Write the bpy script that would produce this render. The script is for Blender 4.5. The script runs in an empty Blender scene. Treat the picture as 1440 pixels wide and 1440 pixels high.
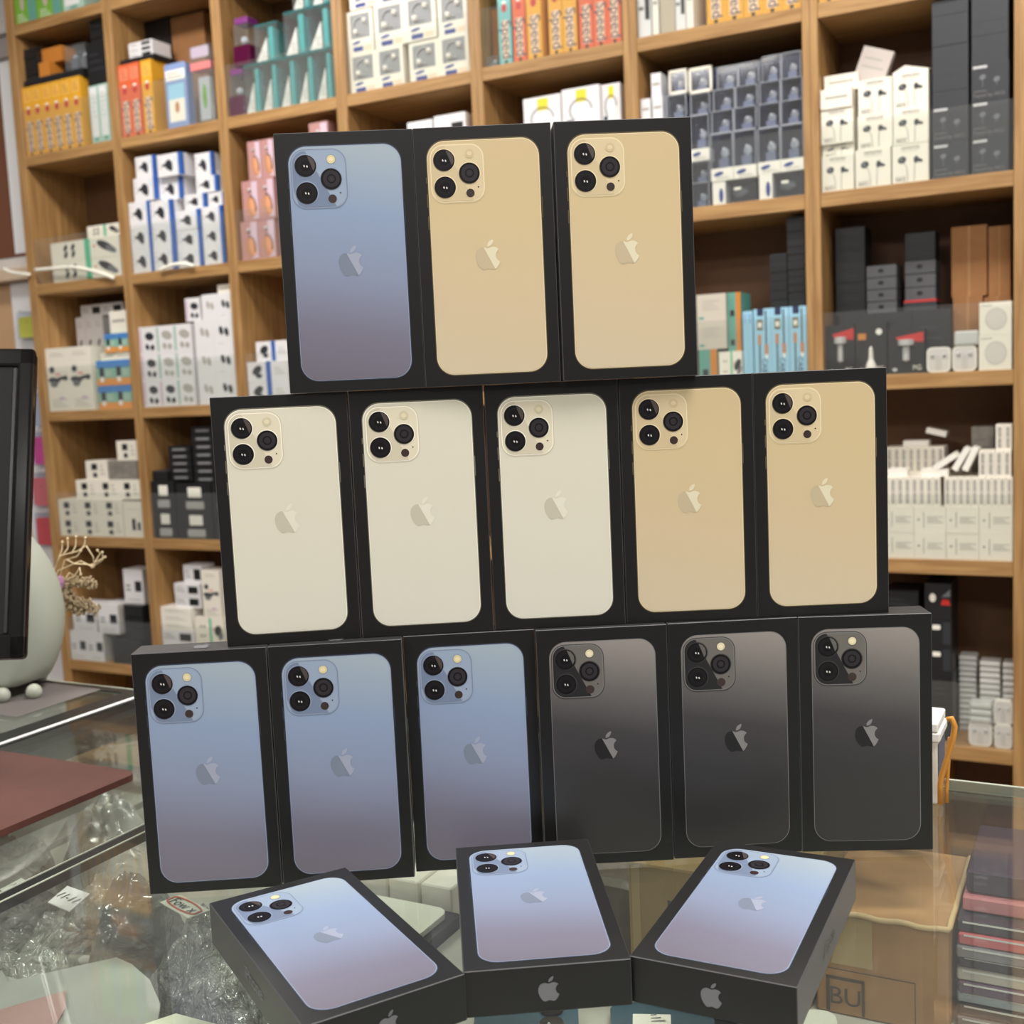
import bpy, bmesh, math, random
from mathutils import Vector, Matrix
random.seed(7)
C = bpy.context.scene.collection
SC = bpy.context.scene
# ------------------------------------------------------------------ camera, world, lights, exposure
H = 0.34732
PITCH, ROLL, FPX = 0.107106, -0.0454715, 1614.8
cf = Vector((0, math.cos(PITCH), -math.sin(PITCH)))
cr = Vector((1, 0, 0)); cu = cr.cross(cf)
cr2 = math.cos(ROLL)*cr + math.sin(ROLL)*cu
cu2 = -math.sin(ROLL)*cr + math.cos(ROLL)*cu
cam = bpy.data.cameras.new('camera'); camo = bpy.data.objects.new('camera', cam); C.objects.link(camo)
cam.sensor_width = 36; cam.sensor_fit = 'HORIZONTAL'; cam.lens = 36*FPX/1440
cam.clip_start = 0.02
cam.dof.use_dof = True; cam.dof.focus_distance = 0.78; cam.dof.aperture_fstop = 12.0
M = Matrix((cr2, cu2, -cf)).transposed().to_4x4(); M.translation = (0, 0, H)
camo.matrix_world = M
SC.camera = camo
w = bpy.data.worlds.new('shop_air'); SC.world = w; w.use_nodes = True
w.node_tree.nodes['Background'].inputs[0].default_value = (1.0, 0.96, 0.92, 1)
w.node_tree.nodes['Background'].inputs[1].default_value = 0.22
SC.view_settings.view_transform = 'Standard'; SC.view_settings.look = 'None'
SC.view_settings.exposure = 0.0; SC.view_settings.gamma = 1.0
SC.view_settings.use_curve_mapping = False
TH = -0.484034
EX = Vector((math.cos(TH), math.sin(TH), 0)); EN = Vector((-EX.y, EX.x, 0))
def W(a, b, z=0.0): return EX*a + EN*b + Vector((0, 0, z))
CEIL = 2.05; FLOOR = -0.92
LAMPS = [(-2.2, 1.9, 27), (-0.3, 1.9, 22), (-2.1, -0.5, 30), (0.5, 0.5, 44), (-0.9, -1.5, 40), (0.9, -2.0, 30)]  # unseen ceiling lamps; the strongest is added to brighten the counter's top surfaces
for i, (a, b, e) in enumerate(LAMPS):
    l = bpy.data.lights.new('ceiling_lamp_light', 'AREA'); l.energy = e; l.shape = 'RECTANGLE'; l.size = 1.1; l.size_y = 0.28
    l.color = (1.0, 0.965, 0.92)
    lo = bpy.data.objects.new('ceiling_lamp_light', l); C.objects.link(lo); lo.location = W(a, b, CEIL-0.06); lo.rotation_euler = (0, 0, TH)
SC.cycles.transparent_max_bounces = 24; SC.cycles.max_bounces = 8

# ------------------------------------------------------------------ materials
def lin(c):
    c = c/255.0
    return c/12.92 if c <= 0.04045 else ((c+0.055)/1.055)**2.4
def rgb(r, g, b): return (lin(r), lin(g), lin(b), 1)
MATS = {}
def mat(name, col, rough=0.55, metal=0.0, spec=0.5, var=0.0, coat=0.0):
    if name in MATS: return MATS[name]
    m = bpy.data.materials.new(name); m.use_nodes = True
    nt = m.node_tree; p = nt.nodes['Principled BSDF']
    p.inputs['Base Color'].default_value = rgb(*col)
    p.inputs['Roughness'].default_value = rough; p.inputs['Metallic'].default_value = metal
    p.inputs['Specular IOR Level'].default_value = spec
    if coat: p.inputs['Coat Weight'].default_value = coat
    if var:
        tc = nt.nodes.new('ShaderNodeTexCoord'); no = nt.nodes.new('ShaderNodeTexNoise'); no.inputs['Scale'].default_value = 40
        mx = nt.nodes.new('ShaderNodeMix'); mx.data_type = 'RGBA'
        mx.inputs[6].default_value = rgb(*[max(0, c*(1-var)) for c in col]); mx.inputs[7].default_value = rgb(*[min(255, c*(1+var*.5)) for c in col])
        nt.links.new(tc.outputs['Object'], no.inputs['Vector']); nt.links.new(no.outputs[0], mx.inputs[0]); nt.links.new(mx.outputs[2], p.inputs['Base Color'])
    MATS[name] = m; return m
def wood(name, axis):
    m = bpy.data.materials.new(name); m.use_nodes = True; nt = m.node_tree; p = nt.nodes['Principled BSDF']
    tc = nt.nodes.new('ShaderNodeTexCoord'); mp = nt.nodes.new('ShaderNodeMapping')
    s = [30, 30, 30]; s[axis] = 1.6
    mp.inputs['Scale'].default_value = s
    no = nt.nodes.new('ShaderNodeTexNoise'); no.inputs['Scale'].default_value = 3.0; no.inputs['Detail'].default_value = 5; no.inputs['Distortion'].default_value = 0.6
    cr = nt.nodes.new('ShaderNodeValToRGB'); e = cr.color_ramp.elements
    e[0].position = 0.3; e[0].color = rgb(146, 106, 60); e[1].position = 0.72; e[1].color = rgb(186, 146, 94)
    nt.links.new(tc.outputs['Object'], mp.inputs[0]); nt.links.new(mp.outputs[0], no.inputs['Vector'])
    nt.links.new(no.outputs[0], cr.inputs[0]); nt.links.new(cr.outputs[0], p.inputs['Base Color'])
    p.inputs['Roughness'].default_value = 0.5
    return m
WOOD_H = wood('oak_laminate_horizontal', 0); WOOD_V = wood('oak_laminate_vertical', 2)
def clear(name, tint, haze, rough=0.03, ior=1.45, hazecol=(255, 255, 255)):
    m = bpy.data.materials.new(name); m.use_nodes = True; nt = m.node_tree
    for n in list(nt.nodes): nt.nodes.remove(n)
    out = nt.nodes.new('ShaderNodeOutputMaterial'); tr = nt.nodes.new('ShaderNodeBsdfTransparent'); tr.inputs[0].default_value = rgb(*tint)
    gl = nt.nodes.new('ShaderNodeBsdfGlossy'); gl.inputs['Roughness'].default_value = rough
    df = nt.nodes.new('ShaderNodeBsdfDiffuse'); df.inputs[0].default_value = rgb(*hazecol)
    fr = nt.nodes.new('ShaderNodeFresnel'); ge = nt.nodes.new('ShaderNodeNewGeometry')   # a pane reflects the same from both sides
    mr = nt.nodes.new('ShaderNodeMapRange'); mr.inputs[3].default_value = ior; mr.inputs[4].default_value = 1/ior
    nt.links.new(ge.outputs['Backfacing'], mr.inputs[0]); nt.links.new(mr.outputs[0], fr.inputs[0])
    m1 = nt.nodes.new('ShaderNodeMixShader'); m2 = nt.nodes.new('ShaderNodeMixShader'); m1.inputs[0].default_value = haze
    nt.links.new(tr.outputs[0], m1.inputs[1]); nt.links.new(df.outputs[0], m1.inputs[2])
    nt.links.new(fr.outputs[0], m2.inputs[0]); nt.links.new(m1.outputs[0], m2.inputs[1]); nt.links.new(gl.outputs[0], m2.inputs[2])
    nt.links.new(m2.outputs[0], out.inputs[0]); MATS[name] = m; return m
ACR = clear('clear_acrylic', (252, 253, 252), 0.02)
GLASS = clear('counter_glass', (247, 250, 247), 0.015, 0.0, 1.52)
PLAS = clear('clear_plastic', (240, 244, 248), 0.06, 0.12)
FILM = clear('crinkled_film', (245, 247, 244), 0.16, 0.10, 1.6)
TEALP = clear('teal_clear_plastic', (150, 225, 220), 0.25, 0.12, 1.45, (90, 190, 190))
PINKP = clear('pink_clear_plastic', (225, 150, 165), 0.35, 0.15, 1.45, (200, 140, 150))
MAGP = clear('magenta_clear_plastic', (150, 40, 110), 0.4, 0.15, 1.45, (120, 20, 80))
WHITE = mat('white_card', (244, 240, 230), .5); WHITE2 = mat('cool_white_card', (232, 230, 232), .5)
CREAM = mat('cream_card', (241, 235, 221), .5); BEIGE = mat('beige_card', (190, 178, 158), .6)
BLACK = mat('black_card', (22, 22, 24), .45); DGREY = mat('dark_grey_card', (46, 48, 54), .45); GREY = mat('grey_card', (110, 112, 116), .5)
INK = mat('black_ink', (30, 32, 36), .5); LINK = mat('light_grey_ink', (176, 172, 164), .6); MINK = mat('mid_grey_ink', (120, 118, 116), .6)
YEL = mat('yellow_card', (232, 170, 48), .45); ORG = mat('orange_card', (205, 130, 50), .5); ROR = mat('coral_orange_card', (226, 104, 62), .45)
TEAL = mat('teal_card', (120, 190, 190), .45); LBLUE = mat('light_blue_card', (158, 205, 228), .45); BLUE = mat('blue_card', (46, 96, 178), .45); NAVY = mat('navy_card', (44, 52, 84), .4)
LILAC = mat('lilac_print', (214, 190, 205), .5); RED = mat('red_card', (200, 45, 40), .4); PINK = mat('pink_card', (230, 130, 130), .5); PURP = mat('purple_card', (120, 40, 120), .45)
GREEN = mat('green_card', (120, 175, 60), .45); PGREEN = mat('pale_green_card', (170, 200, 185), .5); MINT = mat('mint_green_band', (90, 190, 150), .5); SEA = mat('sea_green_print', (100, 160, 145), .5)
COPPER = mat('copper_print', (196, 138, 100), .4); CART = mat('brown_cardboard', (170, 128, 84), .8, var=.12); CARTD = mat('brown_cardboard_dim', (150, 104, 62), .8, var=.1)
SILV = mat('light_grey_plastic', (200, 200, 200), .35); TEALS = mat('teal_plastic', (60, 170, 165), .3); STONE = mat('speckled_grey_print', (140, 134, 126), .7, var=.3)
LBL = mat('oval_blue_ink', (40, 62, 140), .5)

# ------------------------------------------------------------------ mesh builder
def bez(p0, p1, p2, p3, n=6):
    return [tuple((1-t)**3*p0[k]+3*(1-t)**2*t*p1[k]+3*(1-t)*t*t*p2[k]+t**3*p3[k] for k in (0, 1)) for t in [(i+1)/n for i in range(n)]]
def apple_shapes():
    def run(start, segs):
        x, y = start; pts = [start]
        for s in segs:
            q = [(x+s[i], y+s[i+1]) for i in (0, 2, 4)]
            pts += bez((x, y), *q); x, y = q[2]
        return pts
    body = run((12.152, 6.896), [(-.948, 0, -2.415, -1.078, -3.96, -1.04), (-2.04, .027, -3.91, 1.183, -4.961, 3.014), (-2.117, 3.675, -.546, 9.103, 1.519, 12.09),
        (1.013, 1.454, 2.208, 3.09, 3.792, 3.039), (1.52, -.065, 2.09, -.987, 3.935, -.987), (1.831, 0, 2.35, .987, 3.96, .948), (1.637, -.026, 2.676, -1.48, 3.676, -2.948),
        (1.156, -1.688, 1.636, -3.325, 1.662, -3.415), (-.039, -.013, -3.182, -1.221, -3.22, -4.857), (-.026, -3.04, 2.48, -4.494, 2.597, -4.559), (-1.429, -2.09, -3.623, -2.324, -4.39, -2.376), (-2, -.156, -3.675, 1.09, -4.61, 1.09)])
    leaf = run((15.53, 3.83), [(.843, -1.012, 1.4, -2.427, 1.245, -3.83), (-1.207, .052, -2.662, .805, -3.532, 1.818), (-.78, .896, -1.454, 2.338, -1.273, 3.714), (1.338, .104, 2.715, -.688, 3.559, -1.701)])
    f = lambda P: [((x-12)/24.0, (12-y)/24.0) for x, y in P]
    return f(body), f(leaf)
A_BODY, A_LEAF = apple_shapes()
def clip(P, f):
    out = []
    for i in range(len(P)):
        a, b = P[i], P[(i+1) % len(P)]; fa, fb = f(a), f(b)
        if fa >= 0: out.append(a)
        if (fa >= 0) != (fb >= 0):
            t = fa/(fa-fb); out.append((a[0]+t*(b[0]-a[0]), a[1]+t*(b[1]-a[1])))
    return out
TXT = {}
def text_geo(s):
    if s not in TXT:
        cu = bpy.data.curves.new('t', 'FONT'); cu.body = s; cu.size = 1; cu.align_x = 'CENTER'; cu.align_y = 'CENTER'; cu.resolution_u = 3
        o = bpy.data.objects.new('t', cu); C.objects.link(o)
        dg = bpy.context.evaluated_depsgraph_get(); me = bpy.data.meshes.new_from_object(o.evaluated_get(dg))
        vs = [(v.co.x, v.co.y) for v in me.vertices]; fs = [tuple(p.vertices) for p in me.polygons]
        bpy.data.objects.remove(o); bpy.data.curves.remove(cu); bpy.data.meshes.remove(me)
        xs = [v[0] for v in vs]; ys = [v[1] for v in vs]
        cx, cy = (min(xs)+max(xs))/2, (min(ys)+max(ys))/2; W_, H_ = max(xs)-min(xs), max(ys)-min(ys)
        TXT[s] = ([((x-cx)/W_, (y-cy)/W_) for x, y in vs], fs, H_/W_)
    return TXT[s]
class MB:
    def __init__(s): s.v = []; s.f = []; s.m = []; s.mats = []; s.T = None
    def mi(s, m):
        if m not in s.mats: s.mats.append(m)
        return s.mats.index(m)
    def add(s, vs, fs, m):
        k = len(s.v); s.v += [tuple(s.T @ Vector(v)) if s.T else tuple(v) for v in vs]
        i = s.mi(m)
        for f in fs: s.f.append(tuple(q+k for q in f)); s.m.append(i)
    def box(s, x0, x1, y0, y1, z0, z1, m):
        s.add([(x0, y0, z0), (x1, y0, z0), (x1, y1, z0), (x0, y1, z0), (x0, y0, z1), (x1, y0, z1), (x1, y1, z1), (x0, y1, z1)],
              [(0, 3, 2, 1), (4, 5, 6, 7), (0, 1, 5, 4), (1, 2, 6, 5), (2, 3, 7, 6), (3, 0, 4, 7)], m)
    def bbox(s, x0, x1, y0, y1, z0, z1, m, r=.001, me=None):   # box with chamfered edges
        bm = bmesh.new(); bmesh.ops.create_cube(bm, size=1)
        for v in bm.verts: v.co = Vector((x0+(v.co.x+.5)*(x1-x0), y0+(v.co.y+.5)*(y1-y0), z0+(v.co.z+.5)*(z1-z0)))
        bf = bmesh.ops.bevel(bm, geom=bm.edges[:], offset=r, segments=2 if r > .0015 else 1, profile=.5, affect='EDGES')
        bm.verts.index_update(); vs = [v.co[:] for v in bm.verts]; bset = set(f.index for f in bf['faces']) if me else set()
        bm.faces.index_update(); bset = set(f.index for f in bf['faces']) if me else set()
        s.add(vs, [tuple(v.index for v in f.verts) for f in bm.faces if f.index not in bset], m)
        if me: s.add(vs, [tuple(v.index for v in f.verts) for f in bm.faces if f.index in bset], me)
        bm.free()
    def poly(s, P, m, y=-.0003):            # flat print on the front face (x, z)
        s.add([(x, y, z) for x, z in P], [tuple(range(len(P)))], m)
    def rect(s, x0, x1, z0, z1, m, y=-.0003): s.poly([(x0, z0), (x1, z0), (x1, z1), (x0, z1)], m, y)
    def ell(s, cx, cz, rx, rz, m, y=-.0004, n=20, rot=0):
        c, q = math.cos(rot), math.sin(rot)
        s.poly([(cx+c*rx*math.cos(t)-q*rz*math.sin(t), cz+q*rx*math.cos(t)+c*rz*math.sin(t)) for t in [2*math.pi*i/n for i in range(n)]], m, y)
    def text(s, st, cx, cz, width, m, rot=0, y=-.0005):
        vs, fs, r = text_geo(st); c, q = math.cos(rot), math.sin(rot)
        s.add([(cx+width*(c*x-q*z), y, cz+width*(q*x+c*z)) for x, z in vs], fs, m)
    def tube(s, pts, r, m, n=8, r2=None):
        pts = [Vector(p) for p in pts]; vs = []; fs = []
        for i, p in enumerate(pts):
            d = (pts[min(i+1, len(pts)-1)]-pts[max(i-1, 0)]).normalized(); u = d.orthogonal().normalized() if i == 0 else (u-d*u.dot(d)).normalized(); v = d.cross(u)
            rr = r if r2 is None else r+(r2-r)*i/(len(pts)-1)
            vs += [p+rr*(math.cos(2*math.pi*k/n)*u+math.sin(2*math.pi*k/n)*v) for k in range(n)]
        for i in range(len(pts)-1):
            for k in range(n): fs.append((i*n+k, i*n+(k+1) % n, (i+1)*n+(k+1) % n, (i+1)*n+k))
        fs += [tuple(range(n))[::-1], tuple((len(pts)-1)*n+k for k in range(n))]
        s.add(vs, fs, m)
    def lathe(s, prof, m, n=24, c=(0, 0, 0)):
        vs = []; fs = []
        for r, z in prof: vs += [(c[0]+r*math.cos(2*math.pi*k/n), c[1]+r*math.sin(2*math.pi*k/n), c[2]+z) for k in range(n)]
        for i in range(len(prof)-1):
            for k in range(n): fs.append((i*n+k, i*n+(k+1) % n, (i+1)*n+(k+1) % n, (i+1)*n+k))
        fs += [tuple(range(n))[::-1], tuple((len(prof)-1)*n+k for k in range(n))]
        s.add(vs, fs, m)
    def sph(s, c, r, m, n=16, sc=(1, 1, 1)):
        prof = [(max(1e-4, r*math.sin(math.pi*i/(n//2))), -r*math.cos(math.pi*i/(n//2))) for i in range(n//2+1)]
        vs = []; fs = []
        for q, z in prof: vs += [(c[0]+sc[0]*q*math.cos(2*math.pi*k/n), c[1]+sc[1]*q*math.sin(2*math.pi*k/n), c[2]+sc[2]*z) for k in range(n)]
        for i in range(len(prof)-1):
            for k in range(n): fs.append((i*n+k, i*n+(k+1) % n, (i+1)*n+(k+1) % n, (i+1)*n+k))
        s.add(vs, fs, m)
    def mesh(s, name, smooth=False):
        me = bpy.data.meshes.new(name); me.from_pydata(s.v, [], s.f)
        for m in s.mats: me.materials.append(m)
        me.polygons.foreach_set('material_index', s.m)
        if smooth: me.polygons.foreach_set('use_smooth', [True]*len(me.polygons))
        me.update(); return me
    def obj(s, name, parent=None, smooth=False, loc=None, rotz=None):
        o = bpy.data.objects.new(name, s.mesh(name, smooth)); C.objects.link(o)
        if parent: o.parent = parent
        if loc is not None: o.location = loc
        if rotz is not None: o.rotation_euler = (0, 0, rotz)
        return o
def tag(o, label=None, cat=None, group=None, kind=None):
    if label: o['label'] = label
    if cat: o['category'] = cat
    if group: o['group'] = group
    if kind: o['kind'] = kind
    return o
def empty(name, loc=(0, 0, 0), rotz=0):
    o = bpy.data.objects.new(name, None); C.objects.link(o); o.location = loc; o.rotation_euler = (0, 0, rotz); o.empty_display_size = .05
    return o
def rrect(x0, x1, z0, z1, r, n=10):
    P = []
    for cx, cz, a0 in ((x1-r, z0+r, -90), (x1-r, z1-r, 0), (x0+r, z1-r, 90), (x0+r, z0+r, 180)):
        for i in range(n+1):
            a = math.radians(a0+90*i/n); P.append((cx+r*math.cos(a), cz+r*math.sin(a)))
    return P
# ------------------------------------------------------------------ room shell
WALLP = mat('wall_paint', (214, 212, 210), .8, var=.03); CEILP = mat('ceiling_paint', (235, 233, 228), .8, var=.03); FLR = mat('floor_tile', (150, 142, 132), .35, var=.06)
O = Vector((-1.59945, 3.95274, 0)); TV = .03594; TB = .0339; PIT = .42172
XS = [0, .4367, .873, 1.3066, 1.7419, 2.1751, 2.6145, 3.0625]
RZ = [1.609, 1.1873, .7656, .3399, -.0873, -.5221]
OA, OB = O.dot(EX), O.dot(EN)
def fr(name, kind=None, **k):        # structure box in counter/shelf axes
    mb = MB(); mb.box(*k['b'], k['m']); o = mb.obj(name, rotz=TH)
    if kind: o['kind'] = kind
    return o
DP = .25
fr('floor', 'structure', b=(-4.5, 4.5, -4.0, OB+.6, FLOOR-.05, FLOOR), m=FLR)
fr('ceiling', 'structure', b=(-4.5, 4.5, -4.0, OB+.6, CEIL, CEIL+.05), m=CEILP)
fr('wall_back', 'structure', b=(-4.5, 4.5, OB+DP+.012, OB+DP+.1, FLOOR, CEIL), m=WALLP)
# ceiling lamps: housing and lit diffuser
em = bpy.data.materials.new('lit_diffuser'); em.use_nodes = True; pb = em.node_tree.nodes['Principled BSDF']
pb.inputs['Emission Color'].default_value = (1, .96, .9, 1); pb.inputs['Emission Strength'].default_value = 6
whm = mat('white_metal', (230, 230, 228), .4)
for i, (a, b, e) in enumerate(LAMPS):
    t = empty('ceiling_light', W(a, b, CEIL), TH); tag(t, 'long white ceiling light panel above the shop, out of the picture', 'ceiling light', 'ceiling lights')
    mb = MB(); mb.box(-.6, .6, -.18, .18, -.03, 0, whm); mb.obj('housing', t)
    mb = MB(); mb.box(-.56, .56, -.15, .15, -.045, -.0301, em); mb.obj('diffuser', t)

# ------------------------------------------------------------------ bookcase
bc = empty('bookcase', O, TH); tag(bc, 'tall oak laminate shelving unit of square cubbies behind the counter', 'shelving')
ztop = CEIL-.01; zbot = FLOOR
LOWZ = RZ[5]-PIT
for i, x in enumerate(XS):
    mb = MB(); mb.bbox(x, x+TV, 0, DP, zbot, ztop, WOOD_V, .0012)
    mb.box(x+TV*.5-.0006, x+TV*.5+.0006, -.0002, .001, zbot, ztop, mat('panel_seam', (96, 66, 40), .7)) if 0 < i < 7 else None
    mb.obj('upright_panel', bc)
levels = [RZ[0]+PIT-.06] + RZ + [FLOOR+.08]
for z in levels[1:]:
    for i in range(7):
        mb = MB(); mb.bbox(XS[i]+TV+.0003, XS[i+1]-.0003, .001, DP, z-TB, z, WOOD_H, .0012); mb.obj('shelf_board', bc)
mb = MB(); mb.box(0, XS[7]+TV, DP, DP+.008, zbot, ztop, mat('oak_back_board', (112, 78, 50), .6, var=.08)); mb.obj('back_panel', bc)
mb = MB(); mb.bbox(XS[6]+TV+.235, XS[6]+TV+.262, .004, DP-.01, FLOOR+.08, RZ[5]-TB, WOOD_V, .001); mb.obj('upright_panel', bc)
for r in range(1, 6):
    for c in range(7):
        if (c in (3, 4) and r > 2) or (c in (2, 5) and r > 3): continue
        mb = MB(); mb.box(XS[c]+TV+.001, XS[c+1]-.001, .003, .005, RZ[r]+.0002, RZ[r]+.15, ACR); mb.obj('acrylic_lip', bc)

# ------------------------------------------------------------------ wall display left of the bookcase
def wb(name, a0, a1, b0, b1, z0, z1, m, kind='structure'):
    mb = MB(); mb.bbox(OA+a0, OA+a1, OB+b0, OB+b1, z0, z1, m, .002); o = mb.obj(name, rotz=TH); o['kind'] = kind; return o
PANW = mat('display_panel_white', (240, 238, 240), .5); BRN = mat('brown_door_frame', (120, 74, 50), .5); STONEG = mat('cornice_grey', (160, 152, 150), .5)
wb('wall_left', -3.0, -.002, DP-.02, DP+.01, FLOOR, CEIL, PANW)
wb('trim_1', -.172, -.004, .10, DP-.02, .895, 1.55, mat('pilaster_white', (240, 240, 242), .45))
wb('trim_2', -.9, -.004, .08, DP-.02, 1.551, 1.62, STONEG)
wb('trim_3', -.9, -.004, .06, DP-.02, 1.62, 1.66, mat('cornice_light_grey', (196, 190, 188), .5))
wb('trim_4', -.9, -.173, .12, DP-.02, .895, 1.55, BRN)
wb('trim_5', -.9, -.004, .08, DP-.02, .805, .845, mat('ledge_tan', (214, 190, 164), .5))
wb('trim_6', -.9, -.004, .10, DP-.02, .846, .886, mat('ledge_white', (224, 218, 212), .5))
wb('trim_8', -.9, -.004, .095, DP-.02, .8862, .8948, BRN)
wb('trim_9', -.244, -.004, .126, DP-.02, -.4, .80, PANW)
wb('trim_7', -.9, -.245, .14, DP-.02, -.4, .80, mat('light_oak_strip', (206, 168, 128), .5))
# ------------------------------------------------------------------ glass display counters
FR = mat('black_aluminium', (30, 31, 33), .3, .6); ALU = mat('bright_aluminium', (250, 250, 250), .45, 0); EDGE = mat('polished_glass_edge', (190, 196, 180), .25)
LAM = mat('counter_laminate', (196, 192, 182), .5); CBASE = mat('counter_shelf_liner', (176, 174, 164), .7, var=.06)
BK = 1.005
def counter(label, a0, a1, b0=.30):
    t = empty('display_counter', W(0, 0, 0), TH); tag(t, label, 'display counter')
    mb = MB(); mb.box(a0+.001, a1-.001, b0, BK-.002, -.008, 0, GLASS); mb.obj('glass_top', t)
    mb = MB(); mb.box(a0, a1, BK-.002, BK+.0005, -.0085, .0005, EDGE); mb.obj('glass_edge', t)
    mb = MB(); mb.box(a0+.002, a1-.002, b0, BK-.006, -.138, -.13, CBASE); mb.obj('inner_shelf', t)
    mb = MB(); mb.box(a0, a1, b0, BK-.004, FLOOR, -.18, LAM); mb.obj('cabinet', t)
    for q in (b0, BK-.012):
        mb = MB(); mb.box(a0, a1, q, q+.008, -.18, -.139, FR); mb.obj('rail', t)
    mb = MB(); mb.box(a0, a1, BK-.012, BK-.006, -.129, -.0086, GLASS); mb.obj('back_pane', t)
    return t
c1 = counter('glass-topped display counter with bags and cartons inside, under the phone boxes', -.700, 1.25)
c2 = counter('narrow glass display counter under the brown-red board', -1.024, -.713)
c3 = counter('glass display counter at far left under the monitor and pale lamp', -2.1, -1.036)
def strip(par, a0, a1, z0, z1, m, name, b0=.30, b1=BK):
    mb = MB(); mb.box(a0, a1, b0, b1, z0, z1, m); return mb.obj(name, par)
strip(c1, -.7125, -.7005, -.0085, -.0005, FR, 'joint_strip'); strip(c1, -.7004, -.6996, -.0006, .0004, EDGE, 'glass_edge')
strip(c2, -.7135, -.7128, -.0006, .0004, EDGE, 'glass_edge')
strip(c2, -1.0245, -1.0235, -.008, .0004, FR, 'joint_strip'); strip(c3, -1.0355, -1.0295, -.02, .0012, ALU, 'bright_strip'); strip(c3, -1.0294, -1.0246, -.02, .0006, FR, 'joint_strip')
strip(c3, -1.064, -1.0362, .0002, .0012, FR, 'frame_strip', .30, 1.0); strip(c3, -1.9, -1.064, .0002, .0012, FR, 'frame_strip', .985, 1.0)
strip(c2, -1.0234, -1.0, -.03, -.0085, FR, 'frame_strip')

# ------------------------------------------------------------------ boxed phones
BW, BH, BD = .0938, .175, .0272
def pic_mat(name, stops, rough=.32):
    m = bpy.data.materials.new(name); m.use_nodes = True; nt = m.node_tree; p = nt.nodes['Principled BSDF']
    tc = nt.nodes.new('ShaderNodeTexCoord'); sx = nt.nodes.new('ShaderNodeSeparateXYZ'); mr = nt.nodes.new('ShaderNodeMapRange')
    mr.inputs[1].default_value = 0.008; mr.inputs[2].default_value = .167
    ad = nt.nodes.new('ShaderNodeMath'); ad.operation = 'MULTIPLY_ADD'; ad.inputs[1].default_value = .18   # printed sweep leans slightly
    rp = nt.nodes.new('ShaderNodeValToRGB'); e = rp.color_ramp.elements
    e[0].position, e[0].color = stops[0][0], rgb(*stops[0][1]); e[1].position, e[1].color = stops[-1][0], rgb(*stops[-1][1])
    for q, c in stops[1:-1]:
        n = e.new(q); n.color = rgb(*c)
    L = nt.links.new
    L(tc.outputs['Object'], sx.inputs[0]); L(sx.outputs[0], ad.inputs[0]); L(sx.outputs[2], ad.inputs[2]); L(ad.outputs[0], mr.inputs[0]); L(mr.outputs[0], rp.inputs[0]); L(rp.outputs[0], p.inputs['Base Color'])
    p.inputs['Roughness'].default_value = rough; p.inputs['Specular IOR Level'].default_value = .35
    return m
LIDM = mat('matte_black_lid', (9, 9, 10), .42, spec=.42)
LIDM.node_tree.nodes['Principled BSDF'].inputs['Sheen Weight'].default_value = .12; WORN_LIT = mat('worn_lit_lid_edge', (70, 70, 72), .5)  # lid edges paler from wear, with their edge highlight put into the colour
KIND = {
 'blue': dict(pic=pic_mat('blue_phone_print', [(0, (112, 108, 122)), (.2, (120, 118, 136)), (.45, (136, 146, 172)), (.72, (141, 159, 188)), (1, (162, 176, 188))]),
              rim=(146, 160, 184), frame=(52, 58, 72), mod=(150, 166, 188), mrim=(122, 136, 162), dk=(118, 132, 158), l1=(122, 132, 150), l2=(158, 164, 184), fl=(216, 204, 160)),
 'gold': dict(pic=pic_mat('gold_phone_print', [(0, (205, 190, 162)), (.35, (207, 187, 154)), (.7, (206, 186, 146)), (1, (205, 184, 145))]),
              rim=(232, 216, 180), frame=(96, 84, 62), mod=(214, 196, 160), mrim=(206, 188, 148), dk=(204, 186, 150), l1=(194, 178, 148), l2=(222, 214, 186), fl=(206, 186, 150)),
 'silver': dict(pic=pic_mat('silver_phone_print', [(0, (214, 212, 198)), (.4, (217, 213, 197)), (1, (217, 213, 195))]),
              rim=(246, 242, 228), frame=(110, 106, 92), mod=(222, 214, 190), mrim=(204, 196, 172), dk=(206, 198, 176), l1=(196, 190, 172), l2=(226, 222, 206), fl=(210, 200, 168)),
 'graphite': dict(pic=pic_mat('graphite_phone_print', [(0, (50, 49, 49)), (.35, (54, 53, 54)), (.58, (66, 64, 66)), (.78, (106, 102, 101)), (1, (146, 140, 135))]),
              rim=(120, 118, 116), frame=(30, 30, 31), mod=(108, 104, 100), mrim=(64, 62, 62), dk=(38, 38, 40), l1=(34, 33, 34), l2=(128, 126, 126), fl=(220, 210, 176)),
}
LENS = mat('printed_lens_black', (16, 15, 17), .4, spec=.25); LENS2 = mat('printed_lens_ring', (48, 45, 50), .4, spec=.25); LENS3 = mat('printed_lens_core', (40, 34, 40), .35); GL = mat('printed_glint', (214, 210, 210), .35); LID2 = mat('printed_sensor', (58, 44, 42), .35)
SIDEINK = mat('grey_foil', (112, 113, 118), .35, .2)
PH = {}
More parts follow.
